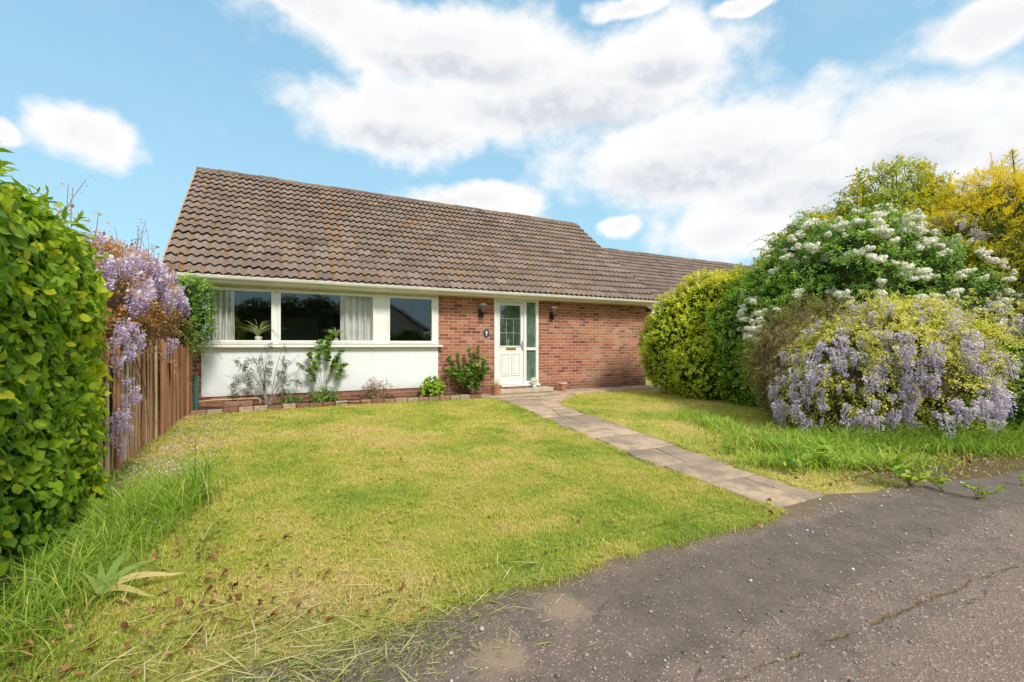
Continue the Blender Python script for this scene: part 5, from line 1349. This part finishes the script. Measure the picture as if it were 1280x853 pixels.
clump('leafy_plant', 'small tuft of green leaves below the sparse shrub', -4.35, -.30, .20, .12, MAT['mid_leaf'], 60, .04, .35)
clump('heather_plant', 'pinkish brown dwarf shrub under the white panel', -2.78, -.25, .27, .42, MAT['pink_leaf'], 170, .035, .4)
clump('leafy_plant', 'bright lime green plant at the right end of the white panel', -1.62, -.30, .22, .36, MAT['weed'], 110, .065, .55, tpl=T_BROAD)
clump('heather_plant', 'wispy greyish dry plant beside the lime green one', -1.28, -.28, .17, .44, MAT['pink_leaf'], 90, .035, .3, tpl=T_NEEDLE, ln=.12)
small_plant('rose_shrub', 'leafy rose shrub growing against the brick left of the door', -.62, -.25,
            [(-1.2,-.2,.85),(-1.25,-.22,.62),(-1.02,-.22,.95),(-.95,-.2,.62),(-.72,-.25,1.08),(-.5,-.22,1.1),(-.35,-.25,.85),(-.3,-.25,.62),(-.55,-.3,.7),(-.8,-.3,.72),(-1.1,-.25,.5),(-.45,-.3,.5)], MAT['mid_leaf'], .09, 12, T_BROAD, start=.3, tint=.42, k=7, ln=.10)
# spider plants on the window board
for x, lab, sc in ((-4.90, 'spider plant with arching striped leaves behind the left pane', 1.0), (-3.50, 'smaller spider plant behind the middle pane beside the curtain', .7)):
    root = thing('spider_plant', lab, 'pot plant', (x, .15, 1.235))
    MB().lathe((x, .15, 1.236), [(0, 0), (.05*sc, 0), (.065*sc, .09*sc), (.058*sc, .09*sc), (0, .08*sc)], 16).build('pot', MAT['white_stone'], root, smooth=True)
    n = int(46*sc); c = Cloud(); c.add(blades(np.tile([[x, .15, 1.31]], (n, 1))+RNG.normal(size=(n, 3))*.008, RNG.uniform(.30, .52, n)*sc, .026, RNG.uniform(.7, 1.9, n), RNG.uniform(.3, 1, n), 6))
    c.build('leaves', leafmat('spider_plant_leaf', [(.18,.34,.08), (.40,.52,.2), (.66,.68,.42)], .3, .5), root)

# ---------------------------------------------------------------- weeds at the drive edge, yellowing bulb leaves
def weed(x, y, label, n, L, name='dock_weed', mat='weed', tint=.6):
    root = thing(name, label, 'weed', (x, y, 0)); c = Cloud(); s = MB(); rw = random.Random(int(x*100))
    for q in range(max(3, n//5)):
        a = rw.uniform(0, 6.28); r = L*rw.uniform(.2, .9); h = L*rw.uniform(.5, 1.5)
        pts = [np.array([x+r*u*math.cos(a), y+r*u*math.sin(a), h*(u-.25*u*u)]) for u in np.linspace(0, 1, 5)]
        s.tube(pts, [.0035, .003, .0025, .002, .001], 5)
        m = rw.randint(4, 7); u = np.linspace(.25, 1, m); P = np.array([pts[int(round(v*4))] for v in u]) + RNG.normal(size=(m, 3))*.006
        az = RNG.uniform(0, 6.28, m); el = RNG.uniform(.0, .9, m)
        A = np.stack([np.cos(az)*np.cos(el), np.sin(az)*np.cos(el), np.sin(el)], 1)
        c.add(leaf_arrays(P, A, np.tile([0, 0, 1.], (m, 1))+RNG.normal(size=(m, 3))*.25, L*RNG.uniform(.3, .62, m), np.clip(tint+RNG.normal(size=m)*.18, 0, 1), T_OVAL))
    c.build('leaves', MAT[mat], root); s.build('stem', MAT['twig'], root)
weed(*V(3.30, 3.75), 'tall broad-leaved weed rooted in the asphalt edge', 40, .22)
weed(*V(3.42, 3.58), 'middle one of the weeds spreading onto the asphalt', 24, .15)
weed(*V(3.52, 3.42), 'weed with rounded leaves furthest out on the asphalt', 22, .15)
weed(*V(4.20, 3.72), 'small weed on the litter at the far right edge', 9, .08)
weed(*V(2.62, 4.05), 'strappy weed beside the end of the path', 22, .18, tint=.45)
weed(*V(2.9, 4.3), 'leafy weed at the edge of the long grass by the path end', 30, .20, tint=.5)
weed(*V(2.3, 4.75), 'pale leafed weed nearest the path under the wisteria', 26, .17, tint=.55)
def strap(P0, az, L, W, arch, tint, c, seg=9, twist=.3):
    d = np.array([math.cos(az), math.sin(az), 0]); s_ = np.array([-d[1], d[0], 0]); Vv = []
    for q in range(seg+1):
        u = q/seg; p = np.array(P0)+d*L*(u*(.35+.65*u*min(1, arch)))+np.array([0, 0, L*(u*(1-.0*u) - arch*u*u)*.85]); p[2] = max(p[2], .03+.01*math.sin(u*7))
        w = W*math.sin(math.pi*min(1, .12+.88*u)**.8)*.5+.0015; n = np.array([0, 0, 1])*math.sin(twist*u*3)
        sd = s_*math.cos(twist*u*3)+n
        Vv += [p-sd*w, p+np.array([0, 0, -.25*w]), p+sd*w]
    F = []
    for q in range(seg): F += [(3*q, 3*q+1, 3*q+4, 3*q+3), (3*q+1, 3*q+2, 3*q+5, 3*q+4)]
    c.raw(np.array(Vv), np.array(F), tint)
root = thing('tulip_leaves', 'clump of broad yellowing bulb leaves flopped by the hedge foot', 'bulb plant', (-5.25, -7.12, 0)); c = Cloud()
for a, L, W, ar, ti in ((2.6, .24, .036, .35, .45), (.25, .30, .040, 1.0, .95), (-.5, .24, .030, 1.0, .7), (1.3, .32, .032, .5, .05), (.8, .30, .034, .75, .15), (-1.7, .20, .028, .95, .6), (1.9, .26, .028, .4, .1), (3.3, .2, .026, .7, .5)): strap((-5.25, -7.12, .02), a, L, W, ar, ti, c)
c.build('leaves', MAT['dying'], root)
root = thing('tulip_leaves', 'single pale bulb shoot leaning out of the grass nearer the lawn', 'bulb plant', (-4.93, -6.62, 0)); c = Cloud()
for a, L, W, ar, ti in ((.4, .34, .018, .30, .35), (.9, .24, .018, .5, .6), (-.4, .2, .020, .6, .15), (2.2, .18, .018, .6, .3)): strap((-4.93, -6.62, .02), a, L, W, ar, ti, c)
c.build('leaves', MAT['dying'], root)

# ---------------------------------------------------------------- across the road: what the windows mirror
ob = thing('bungalow', 'pale gabled bungalow across the road seen only as a reflection in the windows', 'house', (1.0, -27, 0))
w = MB(); w.box(-3.4, 5.6, -36, -25.3, 0, 2.5); w.add([(-3.4, -25.3, 2.5), (5.6, -25.3, 2.5), (1.1, -25.3, 5.2), (-3.4, -36, 2.5), (5.6, -36, 2.5), (1.1, -36, 5.2)], [(0, 1, 2), (5, 4, 3)])
w.build('wall', plain('pale_render', (.88,.82,.72), .8), ob)
MB().add([(-4, -24.9, 2.2), (1.1, -24.9, 5.4), (6.2, -24.9, 2.2), (-4, -36.4, 2.2), (1.1, -36.4, 5.4), (6.2, -36.4, 2.2)], [(0, 3, 4, 1), (1, 4, 5, 2)]).build('roof', plain('opposite_roof', (.16,.12,.10), .9), ob)
MB().add([(-4.05, -24.85, 2.1), (-4.05, -24.85, 2.35), (1.1, -24.85, 5.5), (6.25, -24.85, 2.35), (6.25, -24.85, 2.1), (1.1, -24.85, 5.25)], [(0, 1, 2, 5), (5, 2, 3, 4)]).build('bargeboard', MAT['upvc'], ob)
oh = thing('hedge', 'tall dark hedge across the road seen only as a reflection', 'hedge', (-6, -17, 0)); c = Cloud()
bl = [(-9+1.6*i, -17, 1.6, 1.3, .9, 2.0+.25*math.sin(i*2.1)) for i in range(5)]
P, N = blob_samples(bl, 3500, amp=.12); sprigs(c, P, N, 4, .2, .16, .3, T_OVAL); core(c, bl, .9)
c.build('foliage', [MAT['dark_leaf'], MAT['core']], oh)
oh = thing('hedge', 'low green hedge in front of the house across the road seen as a reflection', 'hedge', (4, -17, 0)); c = Cloud()
bl = [(-1+1.8*i, -17.5, .8, 1.3, .8, 1.15) for i in range(8)]
P, N = blob_samples(bl, 3500, amp=.12); sprigs(c, P, N, 4, .2, .16, .55, T_OVAL); core(c, bl, .9)
c.build('foliage', [MAT['mid_leaf'], MAT['core']], oh)

# ---------------------------------------------------------------- sky, sun, camera
SUN_EL, SUN_AZ = 44, 174                                              # azimuth clockwise from +Y: behind the viewer, a little to the right
def build_world():
    wd = bpy.data.worlds.new('World'); scene.world = wd; wd.use_nodes = True
    t = NT(wd.node_tree); t.n.clear()
    out = t.node('ShaderNodeOutputWorld'); bg = t.node('ShaderNodeBackground'); t.l.new(bg.outputs[0], out.inputs[0])
    sky = t.node('ShaderNodeTexSky', sky_type='NISHITA'); sky.sun_disc = False
    sky.sun_elevation = R(SUN_EL); sky.sun_rotation = R(SUN_AZ); sky.air_density = 1.0; sky.dust_density = .6; sky.ozone_density = 1.5
    tc = t.node('ShaderNodeTexCoord').outputs['Generated']
    x, y, z = t.xyz(tc)[:3]
    az = t.m('ARCTAN2', x, y); el = t.m('ARCSINE', z)
    yaw = math.atan2(FX, FY)
    def ang(px, py):
        u = (px-640)/565; a = math.atan(u); return yaw+a, math.atan((431-py)/565*math.cos(a))
    # clouds as seen that day: (azimuth, elevation, widths) of each bank
    CL = [(570,60,200,62),(700,110,240,85),(820,70,120,50),(500,150,120,55),(860,190,230,85),(1000,225,190,55),(1140,170,170,85),(1270,190,150,75),(410,8,120,28),(100,165,75,42),(-5,160,30,20),
          (600,252,90,22),(905,292,100,38),(772,281,32,14),(1240,30,100,42),(935,3,45,12),(560,250,40,10),(780,5,60,18)]
    jn = t.noise(tc, 3.2, 3, .5)
    tot = None
    jit = t.node('ShaderNodeTexNoise'); t.put(jit.inputs['Vector'], tc); jit.inputs['Scale'].default_value = 9; jit.inputs['Detail'].default_value = 5
    off = t.xyz(t.vm('SUBTRACT', jit.outputs['Color'], (.5, .5, .5)))
    azj = t.m('ADD', az, t.m('MULTIPLY', off[0], .10)); elj = t.m('ADD', el, t.m('MULTIPLY', off[1], .06))
    shade = None
    def bank(a, e, ra, re):
        da = t.m('DIVIDE', t.m('SUBTRACT', azj, a), ra); de = t.m('DIVIDE', t.m('SUBTRACT', elj, e), re)
        return t.m('SUBTRACT', 1.0, t.m('SQRT', t.m('ADD', t.m('MULTIPLY', da, da), t.m('MULTIPLY', de, de)))), de
    items = []; under = None
    for (px, py, rx, ry) in CL:
        a0, e0 = ang(px, py); a1, _ = ang(px+rx, py); _, e1 = ang(px, py-ry)
        items.append((a0, e0, abs(a1-a0), abs(e1-e0)))
    for a_, e_, ra_, re_ in ((2.2, .55, .8, .5), (3.0, .8, .9, .5), (-1.6, .5, .7, .4), (-2.6, .6, .9, .45), (1.85, .3, .35, .25), (-1.3, 1.0, .9, .3), (0.4, 1.35, 3.0, .3), (2.6, 1.2, 2.0, .4)): items.append((a_, e_, ra_, re_))  # unseen banks added overhead and behind the viewer as neutral fill light
    for it in items:
        mval, de = bank(*it)
        tot = mval if tot is None else t.m('SMOOTH_MAX', tot, mval, .18)
        if it in items[:8]:
            q_ = t.m('MULTIPLY', t.m('MAXIMUM', mval, 0.0), t.step(de, .35, -.75)); under = q_ if under is None else t.m('MAXIMUM', under, q_)
    fb = t.noise(t.vm('MULTIPLY', tc, (1., 1., 1.35)), 7.5, 10, .60)
    fb2 = t.noise(t.vm('MULTIPLY', tc, (1., 1., 2.2)), 2.2, 4, .5)
    dens = t.m('ADD', t.m('MULTIPLY', tot, 1.0), t.m('ADD', t.m('MULTIPLY', t.m('SUBTRACT', fb, .5), 1.5), t.m('MULTIPLY', t.m('SUBTRACT', fb2, .5), .3)))
    mask = t.step(dens, -.24, .30)
    # light from above: compare density with density a little higher up
    thick = t.step(t.m('ADD', t.m('MULTIPLY', tot, .9), t.m('MULTIPLY', t.m('SUBTRACT', fb2, .5), 1.2)), .10, .75)
    fb3 = t.noise(t.vm('ADD', t.vm('MULTIPLY', tc, (1., 1., 1.35)), (0., 0., .035)), 7.5, 10, .60)
    lit = t.step(t.m('SUBTRACT', fb, fb3), -.09, .09)
    # Nishita sky, lifted a little and kept cyan like the photograph
    sk = t.mix(.6, t.mix(1.0, sky.outputs[0], (1.3, 1.8, 1.7), 'MULTIPLY'), (3.4, 6.5, 9.0))
    hor = t.step(el, .75, .0)
    sk = t.mix(t.m('MULTIPLY', hor, .6), sk, (5.0, 7.6, 8.9))
    wisps = t.m('MULTIPLY', t.step(t.noise(t.vm('MULTIPLY', tc, (1., 1., 2.5)), 4.0, 7, .62), .5, .8), .25)
    sk = t.mix(wisps, sk, (7.0, 7.8, 8.4))
    shadow = t.m('MULTIPLY', t.m('MAXIMUM', t.m('MULTIPLY', thick, .35), t.step(under, .05, .48)), t.m('SUBTRACT', 1.0, t.m('MULTIPLY', lit, .55)))
    cc = t.mix(shadow, (9.6, 9.5, 9.4), (6.5, 6.7, 7.3))
    colr = t.mix(t.m('MULTIPLY', mask, .95), sk, cc)
    t.put(bg.inputs[0], colr); bg.inputs[1].default_value = .108
build_world()
sd = bpy.data.lights.new('sun', 'SUN'); sd.energy = 3.5; sd.angle = R(12); sd.color = (1.0, .94, .83)
so = bpy.data.objects.new('sun', sd); COL.objects.link(so)
from mathutils import Vector
sa, se = R(SUN_AZ), R(SUN_EL)
dirv = Vector((math.sin(sa)*math.cos(se), math.cos(sa)*math.cos(se), math.sin(se)))
so.rotation_euler = dirv.to_track_quat('Z', 'Y').to_euler(); so.location = (0, -20, 20)
cd = bpy.data.cameras.new('camera'); cd.sensor_width = 36; cd.lens = 36*565/1280; cd.shift_y = 4.5/1280; cd.clip_end = 2000; cd.clip_start = .05
co = bpy.data.objects.new('camera', cd); COL.objects.link(co); co.location = CAM
co.rotation_euler = (R(90), 0, -math.atan2(FX, FY)); scene.camera = co
scene.view_settings.view_transform = 'Standard'; scene.view_settings.look = 'None'; scene.view_settings.exposure = 0
